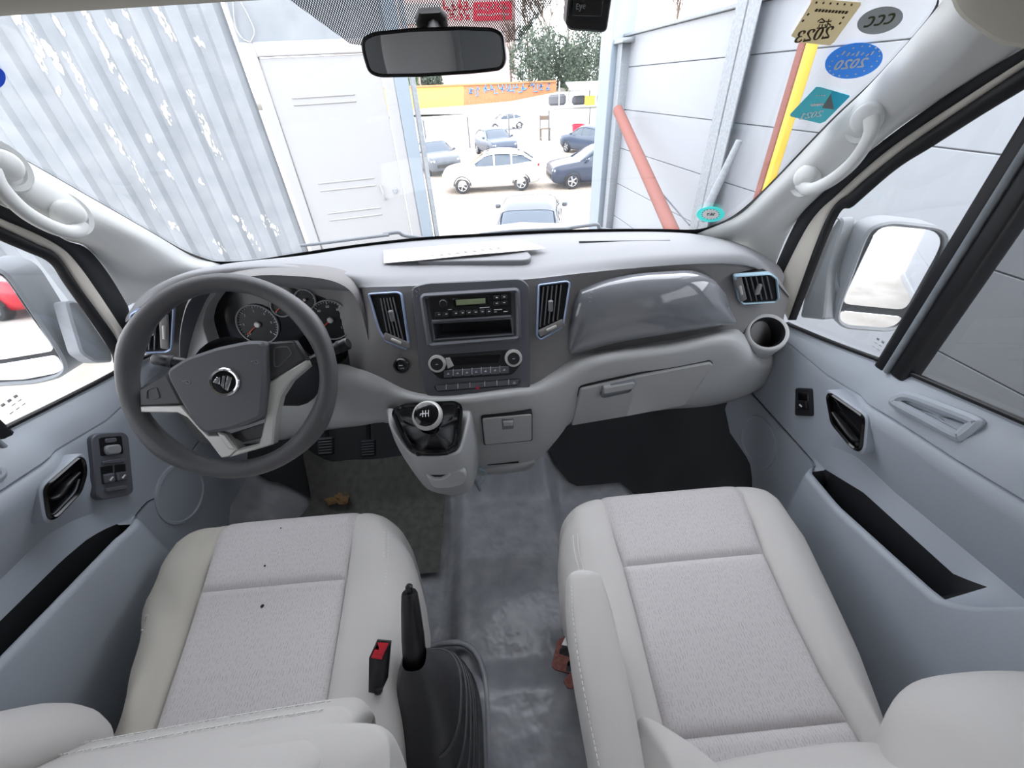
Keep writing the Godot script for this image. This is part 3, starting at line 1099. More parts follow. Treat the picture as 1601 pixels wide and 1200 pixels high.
		part("tinted_pane", s, M.tinted_glass, o, "tinted sliding pane")
		var po := 0.0 if sg > 0 else 0.055
		s = S()
		bar(s, Vector3(sg * 0.88, 0.765, -0.652 + po), Vector3(sg * 0.88, 1.42, -0.652 + po), 0.030, 0.036, Vector3.RIGHT, 0.006)
		part("post_rubber", s, M.black, o)
		s = S()
		bar(s, Vector3(sg * 0.872, 0.775, -0.631 + po), Vector3(sg * 0.872, 1.42, -0.631 + po), 0.011, 0.040, Vector3.RIGHT, 0.004)
		part("post_strip", s, M.galvanised, o)
		s = S()
		bar(s, Vector3(sg * 0.876, 0.775, -0.609 + po), Vector3(sg * 0.876, 1.42, -0.609 + po), 0.032, 0.040, Vector3.RIGHT, 0.006)
		part("post_rubber", s, M.black, o)
		var sl = PXs(d.sill, sg * 0.868)
		s = S()
		tube(s, cr(sl.slice(0, 6) if sg < 0 else sl.slice(1), 4).map(func(p): return p + Vector3(0, 0.005, 0)), 0.0055, 8)
		part("sill_rubber", s, M.black, o)
		# makers' marks etched on the front pane
		s = S()
		var eb = (PX(22, 618, gx) if sg < 0 else PX(1375, 528, gx * 0.999))
		var nn = Vector3(-sg, 0, 0)
		for i in 3:
			for j in 3 - i % 2:
				var q = eb + Vector3(-sg * 0.006, -0.010 * i, 0.013 * j)
				bar(s, q, q + Vector3(0, 0, 0.007), 0.0015 if i else 0.005, 0.0005, nn, 0.0)
		part("etched_mark", s, M.grey_mark, o, "etched maker's mark on the pane")
		# speaker cover
		s = S()
		var sp = PX(282, 770, -0.846) if sg < 0 else PX(1186, 690, 0.846)
		lathe(s, sp, Vector3(-sg, 0.0, 0.02), [[0.085, -0.004], [0.083, 0.006], [0.076, 0.007], [0.074, 0.003], [0, 0.005]], 36)
		part("speaker_cover", s, M.door_plastic, o)
		# pull handle in its black cup
		var hp = ([[60, 762], [118, 712], [128, 718], [131, 740], [122, 770], [84, 810], [72, 814], [66, 806]] if sg < 0 else [[1296, 618], [1302, 612], [1355, 648], [1358, 656], [1354, 700], [1348, 706], [1336, 700], [1304, 662]])
		var hx = sg * 0.820
		var hn := Vector3(-sg, 0.05, 0.05).normalized()
		var hc = PX(98, 755, hx) if sg < 0 else PX(1328, 655, hx)
		var loop = roundl(HPs(hp, hc, hn), 0.012, 3)
		s = S()
		var inn = ring(s, loop, hn, 0.007, -0.03, 0.012, 0.003)
		plate(s, inn, hn, -0.03, 0.0)
		var cup = part("handle_cup", s, M.black_gloss, o, "glossy black handle cup")
		s = S()
		var lever = HPs([[78, 780], [90, 775], [104, 757], [124, 738]] if sg < 0 else [[1342, 690], [1334, 684], [1318, 664], [1302, 644]], hc + hn * 0.009, hn)
		tube(s, cr(lever, 5), [0.004, 0.006, 0.007, 0.008, 0.009, 0.009, 0.010, 0.010, 0.010, 0.010, 0.010, 0.009, 0.008, 0.007, 0.006, 0.004], 10, false, 0.5, hn)
		part("pull_lever", s, M.black, cup)
		# bright pressed frame round the cup
		s = S()
		ring(s, roundl(HPs(hp.map(func(p): return [hcx(p[0], hp, 0) , hcx(p[1], hp, 1)]), hc, hn), 0.014, 3), hn, 0.010, -0.03, 0.007, 0.003)
		part("cup_surround", s, M.door_plastic, o)
		if sg < 0: driver_switches(o)
		else: passenger_switch(o)
func hcx(v, lst, k):   # grow an outline a little about its middle
	var m := 0.0
	for p in lst: m += p[k]
	m /= lst.size()
	return m + (v - m) * 1.10

func driver_switches(o):
	var n := Vector3(1, 0.03, 0.06).normalized()
	var c = PX(170, 730, -0.838)
	var q = func(a): return HPs(a, c, n)
	var s = S()
	plate(s, roundl(q.call([[139, 684], [150, 677], [190, 675], [198, 682], [206, 768], [198, 774], [156, 782], [148, 776]]), 0.008, 3), n, -0.01, 0.006, 0.002)
	var p = part("switch_panel", s, M.stack, o, "dark grey switch panel with mirror and window switches")
	s = S()
	plate(s, roundl(q.call([[150, 684], [186, 681], [189, 709], [153, 713]]), 0.004, 3), n, 0.004, 0.0075, 0.001)
	plate(s, q.call([[152, 730], [172, 727], [174, 754], [155, 757]]), n, 0.004, 0.007, 0.001)
	plate(s, q.call([[174, 727], [192, 725], [194, 750], [176, 753]]), n, 0.004, 0.007, 0.001)
	part("switch_well", s, M.black, p)
	for r in [[[158, 686], [176, 684], [177, 691], [159, 693]], [[154, 721], [188, 716], [189, 722], [155, 727]], [[158, 764], [192, 758], [193, 765], [160, 770]]]:
		s = S()
		plate(s, roundl(q.call(r), 0.005, 3), n, 0.005, 0.011, 0.002)
		part("slide_switch", s, M.stack, p)
	s = S()
	plate(s, roundl(q.call([[156, 697], [182, 694], [183, 709], [158, 712]]), 0.010, 4), n, 0.005, 0.014, 0.003)
	part("mirror_knob", s, M.grey_mark, p, "grey mirror adjuster knob")
	for r in [[[155, 742], [172, 739], [174, 753], [157, 756]], [[175, 739], [191, 737], [193, 749], [177, 752]]]:
		s = S()
		plate(s, roundl(q.call(r), 0.003, 2), n, 0.004, 0.013, 0.003)
		var k = part("window_switch", s, M.stack, p)
		s = S()
		var m = (q.call(r)[0] + q.call(r)[2]) / 2 + n * 0.0135
		bar(s, m + Vector3(0, -0.002, -0.005), m + Vector3(0, -0.002, 0.005), 0.004, 0.001, n, 0.0)
		part("window_mark", s, M.white_mark, k)
	# front end of the grab recess, mostly out of frame
	n = Vector3(0.93, 0.36, 0.05).normalized()
	s = S()
	var inn = ring(s, roundl(HPs([[-130, 792], [-20, 728], [2, 730], [9, 742], [2, 752], [-110, 816]], PX(-30, 760, -0.842), n), 0.012, 3), n, 0.014, -0.03, 0.014, 0.005, -0.002)
	plate(s, inn, n, -0.03, 0.001)
	part("grab_surround", s, M.door_plastic, o)
func passenger_switch(o):
	var n := Vector3(-1, 0.03, 0.06).normalized()
	var c = PX(1258, 630, 0.843)
	var q = func(a): return HPs(a, c, n)
	var s = S()
	plate(s, roundl(q.call([[1246, 606], [1271, 607], [1273, 650], [1245, 649]]), 0.006, 3), n, -0.01, 0.006, 0.002)
	var p = part("switch_panel", s, M.rubber, o, "single black window switch panel")
	s = S()
	plate(s, q.call([[1251, 613], [1267, 614], [1268, 640], [1251, 639]]), n, 0.004, 0.007, 0.001)
	part("switch_well", s, M.black_gloss, p)
	s = S()
	plate(s, roundl(q.call([[1252, 625], [1267, 626], [1268, 639], [1252, 638]]), 0.003, 2), n, 0.005, 0.013, 0.003)
	var k = part("window_switch", s, M.black, p)
	s = S()
	var m = q.call([[1259, 633]])[0] + n * 0.0135
	bar(s, m + Vector3(0, 0, -0.005), m + Vector3(0, 0, 0.005), 0.004, 0.001, n, 0.0)
	part("window_mark", s, M.white_mark, k)
	# grab recess with its pressed surround
	n = Vector3(-0.93, 0.36, 0.05).normalized()
	c = PX(1465, 650, 0.842)
	s = S()
	var outer = roundl(q2([[1389, 632], [1402, 616], [1425, 611], [1535, 652], [1546, 662], [1512, 690], [1500, 692]], c, n), 0.02, 4)
	var inn = ring(s, outer, n, 0.018, -0.03, 0.016, 0.006, -0.002)
	part("grab_surround", s, M.door_plastic, o)
	s = S()
	plate(s, inn, n, -0.03, 0.001)
	part("grab_recess", s, M.door_plastic, o)
func q2(a, c, n): return HPs(a, c, n)

# ================================================================ dashboard
var FP0: Vector3
var FPn: Vector3
func fpl(a, off = 0.0): return HPs(a, FP0 + FPn * off, FPn)
func dashboard():
	var o = thing("dashboard", "long grey van dashboard with dark fascia and pale lower half", "dashboard", Vector3(0, 0.45, -0.95))
	var T0 = [Vector3(-0.87, 0.86, -1.03), Vector3(-0.78, 0.90, -1.12)] + PWs([[345, 416], [470, 402], [560, 388], [660, 377], [760, 371], [860, 366], [950, 364], [1030, 364], [1090, 368]], 0.004) + [Vector3(0.79, 0.885, -1.12), Vector3(0.87, 0.84, -1.03)]
	var T1 = PZs([[203, 486, 0.95], [215, 470, 0.945], [245, 450, 0.94], [300, 431, 0.93], [400, 421, 0.93], [480, 424, 0.93], [560, 434, 0.935], [640, 434, 0.94], [740, 429, 0.94], [830, 423, 0.94], [900, 415, 0.94], [1000, 405, 0.935], [1100, 399, 0.94], [1170, 402, 0.94], [1207, 424, 0.95], [1220, 440, 0.96]])
	var F1 = PZs([[203, 498, 0.95], [240, 478, 0.94], [290, 458, 0.985], [400, 448, 1.0], [500, 452, 0.99], [548, 455, 0.985], [568, 449, 0.915], [640, 447, 0.905], [740, 441, 0.90], [830, 436, 0.90], [900, 428, 0.905], [1000, 418, 0.915], [1100, 412, 0.925], [1170, 416, 0.935], [1207, 436, 0.945], [1222, 450, 0.955]])
	var B = PZs([[215, 575, 0.95], [280, 600, 0.985], [400, 600, 1.0], [515, 598, 0.99], [548, 590, 0.975], [566, 580, 0.87], [590, 588, 0.84], [640, 611, 0.81], [690, 618, 0.80], [760, 613, 0.797], [830, 602, 0.807], [870, 579, 0.835], [905, 556, 0.87], [960, 544, 0.895], [1050, 531, 0.905], [1140, 515, 0.90], [1175, 530, 0.91], [1205, 552, 0.925], [1227, 556, 0.95]])
	FP0 = PZ(740, 441, 0.90)
	var fpb: Vector3 = PZ(750, 615, 0.797)
	FPn = Vector3.RIGHT.cross(fpb - FP0).normalized()
	if FPn.z < 0: FPn = -FPn
	var xs := []
	for i in 58: xs.append(-0.855 + 1.71 * i / 57.0)
	var r0 := []
	var r1 := []
	var r2 := []
	var r3 := []
	var r4 := []
	var r5 := []
	var r6 := []
	var t0 = cr(T0, 4)
	var t1 = cr(T1, 4)
	var f1 = cr(F1, 4)
	var bb = cr(B, 4)
	for x in xs:
		var a = at_x(t0, x)
		var b = at_x(t1, x)
		var c = at_x(f1, x)
		r0.append(a + Vector3(0, -0.01, -0.03))
		r1.append(a + Vector3(0, 0.004, 0.0))
		r2.append(a.lerp(b, 0.5) + Vector3(0, 0.010, 0))
		r3.append(b + Vector3(0, 0.004, -0.03))
		r4.append(b)
		r5.append(b.lerp(c, 0.5) + Vector3(0, -0.006, 0.010))
		r6.append(c)
	var s = S()
	grid(s, crg([r0, r1, r2, r3, r4, r5, r6], 1, 4))
	var top = part("top_pad", s, M.dash_top, o)
	s = S()
	var mid := []
	var low := []
	for i in xs.size():
		var e = at_x(bb, xs[i])
		low.append(e)
		mid.append(r6[i].lerp(e, 0.5))
	var fg = crg([r6, mid, low], 1, 6)
	ng(s)
	for i in fg.size() - 1:                     # open behind the centre plate, where the radio slot goes in
		for j in fg[0].size() - 1:
			var m: Vector3 = (fg[i][j] + fg[i + 1][j + 1]) / 2
			if m.x > -0.10 and m.x < 0.095 and m.y > 0.77 and m.y < 0.93: continue
			quad(s, fg[i][j], fg[i][j + 1], fg[i + 1][j + 1], fg[i + 1][j])
	part("fascia", s, M.fascia, o)
	# lid of the tray on top, and the thin demister slot
	s = S()
	var tn := Vector3(0, 1, 0.05).normalized()
	plate(s, roundl([PY(648, 410, 0.949), PY(662, 396, 0.951), PY(815, 387, 0.951), PY(832, 401, 0.947), PY(826, 408, 0.945)], 0.02, 4), tn, -0.01, 0.003, 0.002)
	part("tray_lid", s, M.dash_top, o)
	s = S()
	bar(s, PY(905, 378, 0.948), PY(1048, 376, 0.941), 0.006, 0.003, Vector3.UP, 0.001)
	part("demister_slot", s, M.black_matte, o)
	# pale lower half
	var cols = [
		[[205, 560, 0.96], [208, 590, 0.96], [212, 615, 0.96], [218, 640, 0.965]],
		[[228, 572, 0.95], [228, 600, 0.935], [230, 630, 0.935], [236, 660, 0.95]],
		[[275, 585, 0.95], [275, 612, 0.91], [275, 645, 0.905], [278, 683, 0.93]],
		[[340, 592, 0.96], [340, 622, 0.89], [340, 660, 0.885], [330, 694, 0.91]],
		[[430, 588, 0.96], [430, 612, 0.88], [430, 650, 0.875], [425, 690, 0.90]],
		[[520, 570, 0.905], [520, 592, 0.865], [515, 630, 0.86], [505, 673, 0.89]],
		[[560, 577, 0.87], [560, 600, 0.835], [560, 635, 0.84], [560, 666, 0.87]],
		[[592, 589, 0.84], [597, 615, 0.812], [602, 640, 0.82], [612, 662, 0.845]],
		[[640, 611, 0.81], [637, 626, 0.785], [642, 650, 0.80], [662, 700, 0.83]],
		[[690, 618, 0.80], [690, 632, 0.772], [702, 680, 0.785], [722, 735, 0.81]],
		[[745, 614, 0.797], [745, 630, 0.768], [746, 690, 0.775], [746, 739, 0.80]],
		[[800, 606, 0.80], [800, 622, 0.77], [801, 680, 0.775], [800, 731, 0.80]],
		[[835, 600, 0.81], [840, 616, 0.78], [850, 665, 0.785], [840, 719, 0.81]],
		[[868, 580, 0.835], [878, 600, 0.80], [884, 640, 0.80], [872, 685, 0.825]],
		[[905, 556, 0.87], [915, 573, 0.815], [906, 620, 0.815], [893, 661, 0.845]],
		[[960, 544, 0.895], [960, 557, 0.815], [947, 602, 0.815], [942, 653, 0.85]],
		[[1050, 531, 0.905], [1050, 545, 0.815], [1042, 590, 0.818], [1042, 640, 0.86]],
		[[1138, 515, 0.90], [1132, 531, 0.825], [1128, 580, 0.84], [1112, 634, 0.88]],
		[[1162, 524, 0.90], [1165, 547, 0.845], [1165, 588, 0.865], [1160, 621, 0.905]],
		[[1192, 550, 0.915], [1196, 572, 0.885], [1198, 586, 0.90], [1194, 602, 0.935]],
		[[1226, 550, 0.95], [1230, 556, 0.945], [1229, 566, 0.955], [1224, 578, 0.97]]]
	var rows := [[], [], [], [], []]
	for c in cols:
		for k in 4: rows[k].append(PZ(c[k][0], c[k][1], c[k][2]))
		rows[4].append(rows[3][-1] + Vector3(0, -0.005, -0.12))
	s = S()
	grid(s, crg([rows[0], rows[0].map(func(p): return p + Vector3(0, 0.002, 0.004))] + rows.slice(1), 4, 4))
	part("lower_panel", s, M.light_plastic, o)
	# gloss panel above the glovebox
	var gp = [[[912, 458, 0.885], [950, 447, 0.88], [1000, 438, 0.878], [1050, 434, 0.878], [1090, 433, 0.882], [1120, 443, 0.888], [1135, 460, 0.893]],
		[[903, 485, 0.872], [950, 475, 0.858], [1000, 466, 0.852], [1050, 460, 0.852], [1095, 458, 0.858], [1125, 466, 0.868], [1141, 479, 0.885]],
		[[896, 520, 0.862], [950, 508, 0.846], [1000, 500, 0.840], [1050, 492, 0.840], [1100, 487, 0.846], [1130, 486, 0.858], [1147, 494, 0.876]],
		[[891, 554, 0.862], [950, 539, 0.852], [1000, 529, 0.848], [1050, 521, 0.848], [1100, 513, 0.852], [1130, 508, 0.862], [1151, 506, 0.876]]]
	var gr = gp.map(func(r): return PZs(r))
	var ed = [gr[0].map(func(p): return p + Vector3(0, 0.004, -0.03))] + gr + [gr[3].map(func(p): return p + Vector3(0, -0.012, -0.04))]
	ed = ed.map(func(r): return [r[0] + Vector3(-0.008, 0, -0.03)] + r + [r[-1] + Vector3(0.008, 0, -0.03)])
	s = S()
	grid(s, crg(ed, 5, 5))
	part("gloss_panel", s, M.gloss_panel, o, "shiny grey trim panel above the glovebox")
	# airbag mark on the panel
	s = S()
	var am = PZ(920, 462, 0.872)
	for v in [[0, 0.010, 0.010, 0.006], [-0.002, -0.002, 0.009, -0.006], [0.002, -0.012, 0.006, -0.014]]: bar(s, am + Vector3(v[0], v[1], 0.004), am + Vector3(v[2], v[3], 0.004), 0.002, 0.001, Vector3.BACK, 0.0)
	part("airbag_mark", s, M.grey_mark, o)
	# glovebox lid and its grip
	s = S()
	var gl = PZs([[906, 603, 0.813], [1000, 582, 0.812], [1108, 562, 0.828], [1112, 566, 0.829], [1090, 600, 0.842], [1066, 629, 0.862], [980, 645, 0.848], [892, 660, 0.842]])
	var gn := Vector3(0.03, -0.16, 1).normalized()
	gl = gl.map(func(p): return p + Vector3(0, 0, 0.006))
	plate(s, roundl(gl, 0.006, 3), gn, -0.02, 0.008, 0.004)
	var gb = part("glovebox_lid", s, M.light_plastic, o)
	s = S()
	plate(s, inset(roundl(gl, 0.006, 3), gn, -0.0022), gn, -0.03, 0.001)
	part("lid_gap", s, M.rubber, gb)
	s = S()
	var gh = HPs([[942, 605], [988, 595], [995, 598], [985, 613], [944, 622], [939, 620]], PZ(968, 608, 0.797), gn)
	ring(s, roundl(gh, 0.006, 3), gn, 0.003, -0.01, 0.002, 0.001)
	plate(s, inset(roundl(gh, 0.006, 3), gn, 0.003), gn, -0.012, -0.003)
	part("grip_recess", s, M.mirror_shell, gb)
	s = S()
	plate(s, roundl(HPs([[943, 604], [990, 595], [993, 598], [988, 606], [943, 614]], PZ(968, 605, 0.797), gn), 0.005, 3), gn, -0.004, 0.006, 0.003)
	part("grip", s, M.light_plastic, gb)
	# storage box door in the centre
	s = S()
	var bn := Vector3(0, -0.05, 1).normalized()
	var bp = PZ(792, 672, 0.763)
	plate(s, roundl(HPs([[754, 653], [831, 646], [831, 687], [758, 694]], bp, bn), 0.006, 3), bn, -0.01, 0.004, 0.002)
	var bx = part("box_door", s, M.light_plastic, o)
	s = S()
	plate(s, roundl(HPs([[752.5, 651.5], [832.5, 644.5], [832.5, 688.5], [756.5, 695.5]], bp, bn), 0.006, 3), bn, -0.02, 0.0005)
	part("door_gap", s, M.rubber, bx)
	s = S()
	plate(s, HPs([[784, 653], [803, 652], [803, 668], [785, 670]], bp, bn), bn, 0.0, 0.0045, 0.001)
	part("latch_recess", s, M.mirror_shell, bx)
	s = S()
	plate(s, HPs([[786, 655], [802, 654], [801, 662], [787, 663]], bp, bn), bn, 0.0, 0.010, 0.003)
	part("latch", s, M.light_plastic, bx)
	# tray edge and slot under the box
	s = S()
	grid(s, crg([PZs([[745, 728, 0.795], [790, 724, 0.79], [835, 718, 0.80]]), PZs([[745, 738, 0.785], [790, 735, 0.78], [836, 724, 0.795]]), PZs([[745, 744, 0.80], [790, 740, 0.80], [830, 734, 0.815]])], 4, 3))
	part("lower_tray", s, M.light_plastic, o)
	s = S()
	bar(s, PZ(762, 726, 0.783), PZ(811, 722, 0.783), 0.004, 0.004, Vector3.BACK, 0.001)
	part("tray_slot", s, M.black_matte, o)
	# centre stack plate with raised bezel
	s = S()
	var cpo = roundl(fpl([[643, 449], [668, 442], [815, 435], [828, 446], [829, 609], [745, 615], [667, 620], [655, 560]]), 0.012, 4)
	var cpc = fpl([[740, 496]])[0]
	var co = around(cpo, cpc, FPn, 180)
	var chl = around(fpl([[672, 466], [797, 458], [802, 520], [680, 529]]), cpc, FPn, 180)
	var cin = co.map(func(p): return p + (cpc - p).normalized() * 0.003)
	for q in [[shift(co, FPn * -0.02), shift(co, FPn * 0.001)], [shift(co, FPn * 0.001), shift(cin, FPn * 0.004)], [shift(cin, FPn * 0.004), shift(chl, FPn * 0.004)], [shift(chl, FPn * 0.004), shift(chl, FPn * -0.02)]]: strip(s, q[0] + [q[0][0]], q[1] + [q[1][0]])
	var st = part("centre_plate", s, M.stack, o)
	s = S()
	ring(s, roundl(fpl([[657, 464], [662, 458], [808, 449], [813, 454], [815, 527], [810, 532], [674, 543], [668, 540]]), 0.006, 3), FPn, 0.013, 0.0, 0.014, 0.006, -0.02)
	part("radio_bezel", s, M.stack, st)
	# scuffed sticker residue at the corner of the plate
	s = S()
	var rng := RandomNumberGenerator.new()
	rng.seed = 2
	for i in 26:
		var p = fpl([[649 + rng.randf_range(-7, 8), 457 + rng.randf_range(-8, 8)]], 0.0045)[0]
		bar(s, p, p + Vector3(rng.randf_range(-0.004, 0.004), rng.randf_range(-0.004, 0.004), 0), 0.0012, 0.0006, FPn, 0.0)
	part("scuff_mark", s, M.grey_mark, st)
	# start button
	s = S()
	var sb = fpl([[628, 571]])[0]
	lathe(s, sb, FPn, [[0.019, -0.01], [0.019, 0.006], [0.016, 0.009], [0.014, 0.009], [0.013, 0.004], [0, 0.005]], 28)
	var bt = part("round_switch", s, M.black_gloss, o, "round black push switch")
	s = S()
	for v in [[-0.005, 0.004, 0.004, 0.004], [-0.003, -0.004, 0.006, -0.004], [-0.003, -0.007, 0.006, -0.007]]: bar(s, sb + Vector3(v[0], v[1], 0.006), sb + Vector3(v[2], v[3], 0.006), 0.0015, 0.001, FPn, 0.0)
	part("switch_mark", s, M.white_mark, bt)
	# air vents
	var nR := Vector3(-0.10, -0.1, 1).normalized()
	vent(o, [[575, 458], [622, 455], [629, 459], [641, 541], [636, 547], [603, 534], [592, 516]], FP0 + FPn * 0.003, FPn, 5, [[594, 466], [604, 518]], [[618, 464], [635, 535]], [[600, 524], [640, 541]], M.blue_trim, [[608, 490], [617, 497]])
	vent(o, [[841, 444], [887, 438], [892, 443], [882, 507], [876, 514], [845, 532], [838, 526]], FP0 + FPn * 0.003, FPn, 5, [[848, 448], [842, 512]], [[882, 444], [876, 498]], [[842, 522], [882, 503]], M.blue_trim, [[860, 473], [862, 483]])
	vent(o, [[1147, 430], [1204, 426], [1215, 434], [1218, 466], [1212, 472], [1160, 475], [1153, 468]], PZ(1185, 450, 0.908), nR, 5, [[1162, 432], [1172, 470]], [[1204, 430], [1212, 466]], [[1153, 434], [1162, 470]], M.cyan_trim, [[1184, 446], [1187, 458]])
	vent(o, [[203, 490], [212, 484], [268, 472], [274, 480], [270, 545], [262, 550], [210, 552], [203, 545]], PZ(235, 515, 0.915), Vector3(0.25, -0.1, 1).normalized(), 4, [[214, 490], [214, 546]], [[250, 482], [248, 546]], [[256, 490], [258, 545]], M.blue_trim, [[232, 512], [236, 520]])
	# cup holder at the passenger end
	s = S()
	var cc = PZ(1200, 519, 0.885)
	var ca := Vector3(-0.25, 0.72, 0.62).normalized()
	lathe(s, cc, ca, [[0.055, -0.11], [0.054, -0.02], [0.052, -0.002], [0.048, 0.002], [0.042, 0.0]], 36, [1.0, 1.0], false)
	var ch = part("cup_holder", s, M.light_plastic, o)
	s = S()
	lathe(s, cc, ca, [[0.042, 0.0], [0.038, -0.01], [0.034, -0.09], [0, -0.09]], 36)
	part("cup_well", s, M.rubber, ch)
	# paper placard lying on the dash
	var pa = thing("paper_sheet", "white printed paper lying on the dashboard top", "paper", PY(700, 395, 0.953))
	s = S()
	var f0 = [PY(600, 411, 0.953), PY(660, 406, 0.956), PY(740, 398, 0.958), PY(800, 393, 0.957), PY(854, 388, 0.953)]
	var f2 = [PY(600, 391, 0.957), PY(660, 386, 0.962), PY(710, 382, 0.963), PY(770, 377, 0.961), PY(815, 374, 0.957)]
	var g2 = crg([f0, f2], 4, 6)
	grid(s, g2)
	grid(s, [g2[0], g2[0].map(func(p): return p + Vector3(0, -0.001, 0))])
	part("sheet", s, M.paper, pa)
	s = S()
	for i in 9:
		var p = PY(676 + i * 13 - 0.2 * i, 400.5 - i * 1.55, 0.9595)
		for k in 4: bar(s, p + Vector3(0.004 * (k % 2) - 0.003, 0.001, -0.003 * (k / 2)), p + Vector3(0.004 * (k % 2) + 0.003, 0.001, -0.003 * (k / 2) + 0.004 * (k % 2)), 0.0016, 0.0006, Vector3.UP, 0.0)
	part("print", s, M.grey_mark, pa, "faint line of printed characters")

func vent(o, px, p0, n, ns, la, lb, low, trim_m, tab):
	var loop = roundl(HPs(px, p0, n), 0.006, 3)
	var s = S()
	ring(s, loop, n, 0.0045, -0.008, 0.006, 0.002)
	var v = part("air_vent", s, trim_m, o, "air vent with pale blue rim")
	var inn = inset(loop, n, 0.0045)
	s = S()
	plate(s, inn, n, -0.03, 0.0006)
	part("vent_cavity", s, M.black_matte, v)
	for i in ns:
		var t = (i + 0.3) / ns
		var a = HP(lerpf(la[0][0], lb[0][0], t), lerpf(la[0][1], lb[0][1], t), p0 + n * 0.002, n)
		var b = HP(lerpf(la[1][0], lb[1][0], t), lerpf(la[1][1], lb[1][1], t), p0 + n * 0.002, n)
		s = S()
		bar(s, a, b, 0.0030, 0.008, n, 0.001)
		part("slat", s, M.slat, v)
	s = S()
	var c = HP((tab[0][0] + tab[1][0]) / 2.0, (tab[0][1] + tab[1][1]) / 2.0, p0 + n * 0.006, n)
	bar(s, c + Vector3(0, -0.014, 0), c + Vector3(0, 0.014, 0), 0.011, 0.009, n, 0.002)
	part("slat_tab", s, M.dash_top, v)
	s = S()
	var a = HP(low[0][0], low[0][1], p0 + n * 0.003, n)
	var b = HP(low[1][0], low[1][1], p0 + n * 0.003, n)
	bar(s, a, b, 0.018, 0.007, n, 0.003)
	part("vent_plate", s, M.fascia, v)
	s = S()
	bar(s, a.lerp(b, 0.3) + n * 0.002, a.lerp(b, 0.7) + n * 0.002, 0.007, 0.008, n, 0.002)
	part("thumb_wheel", s, M.silver, v)

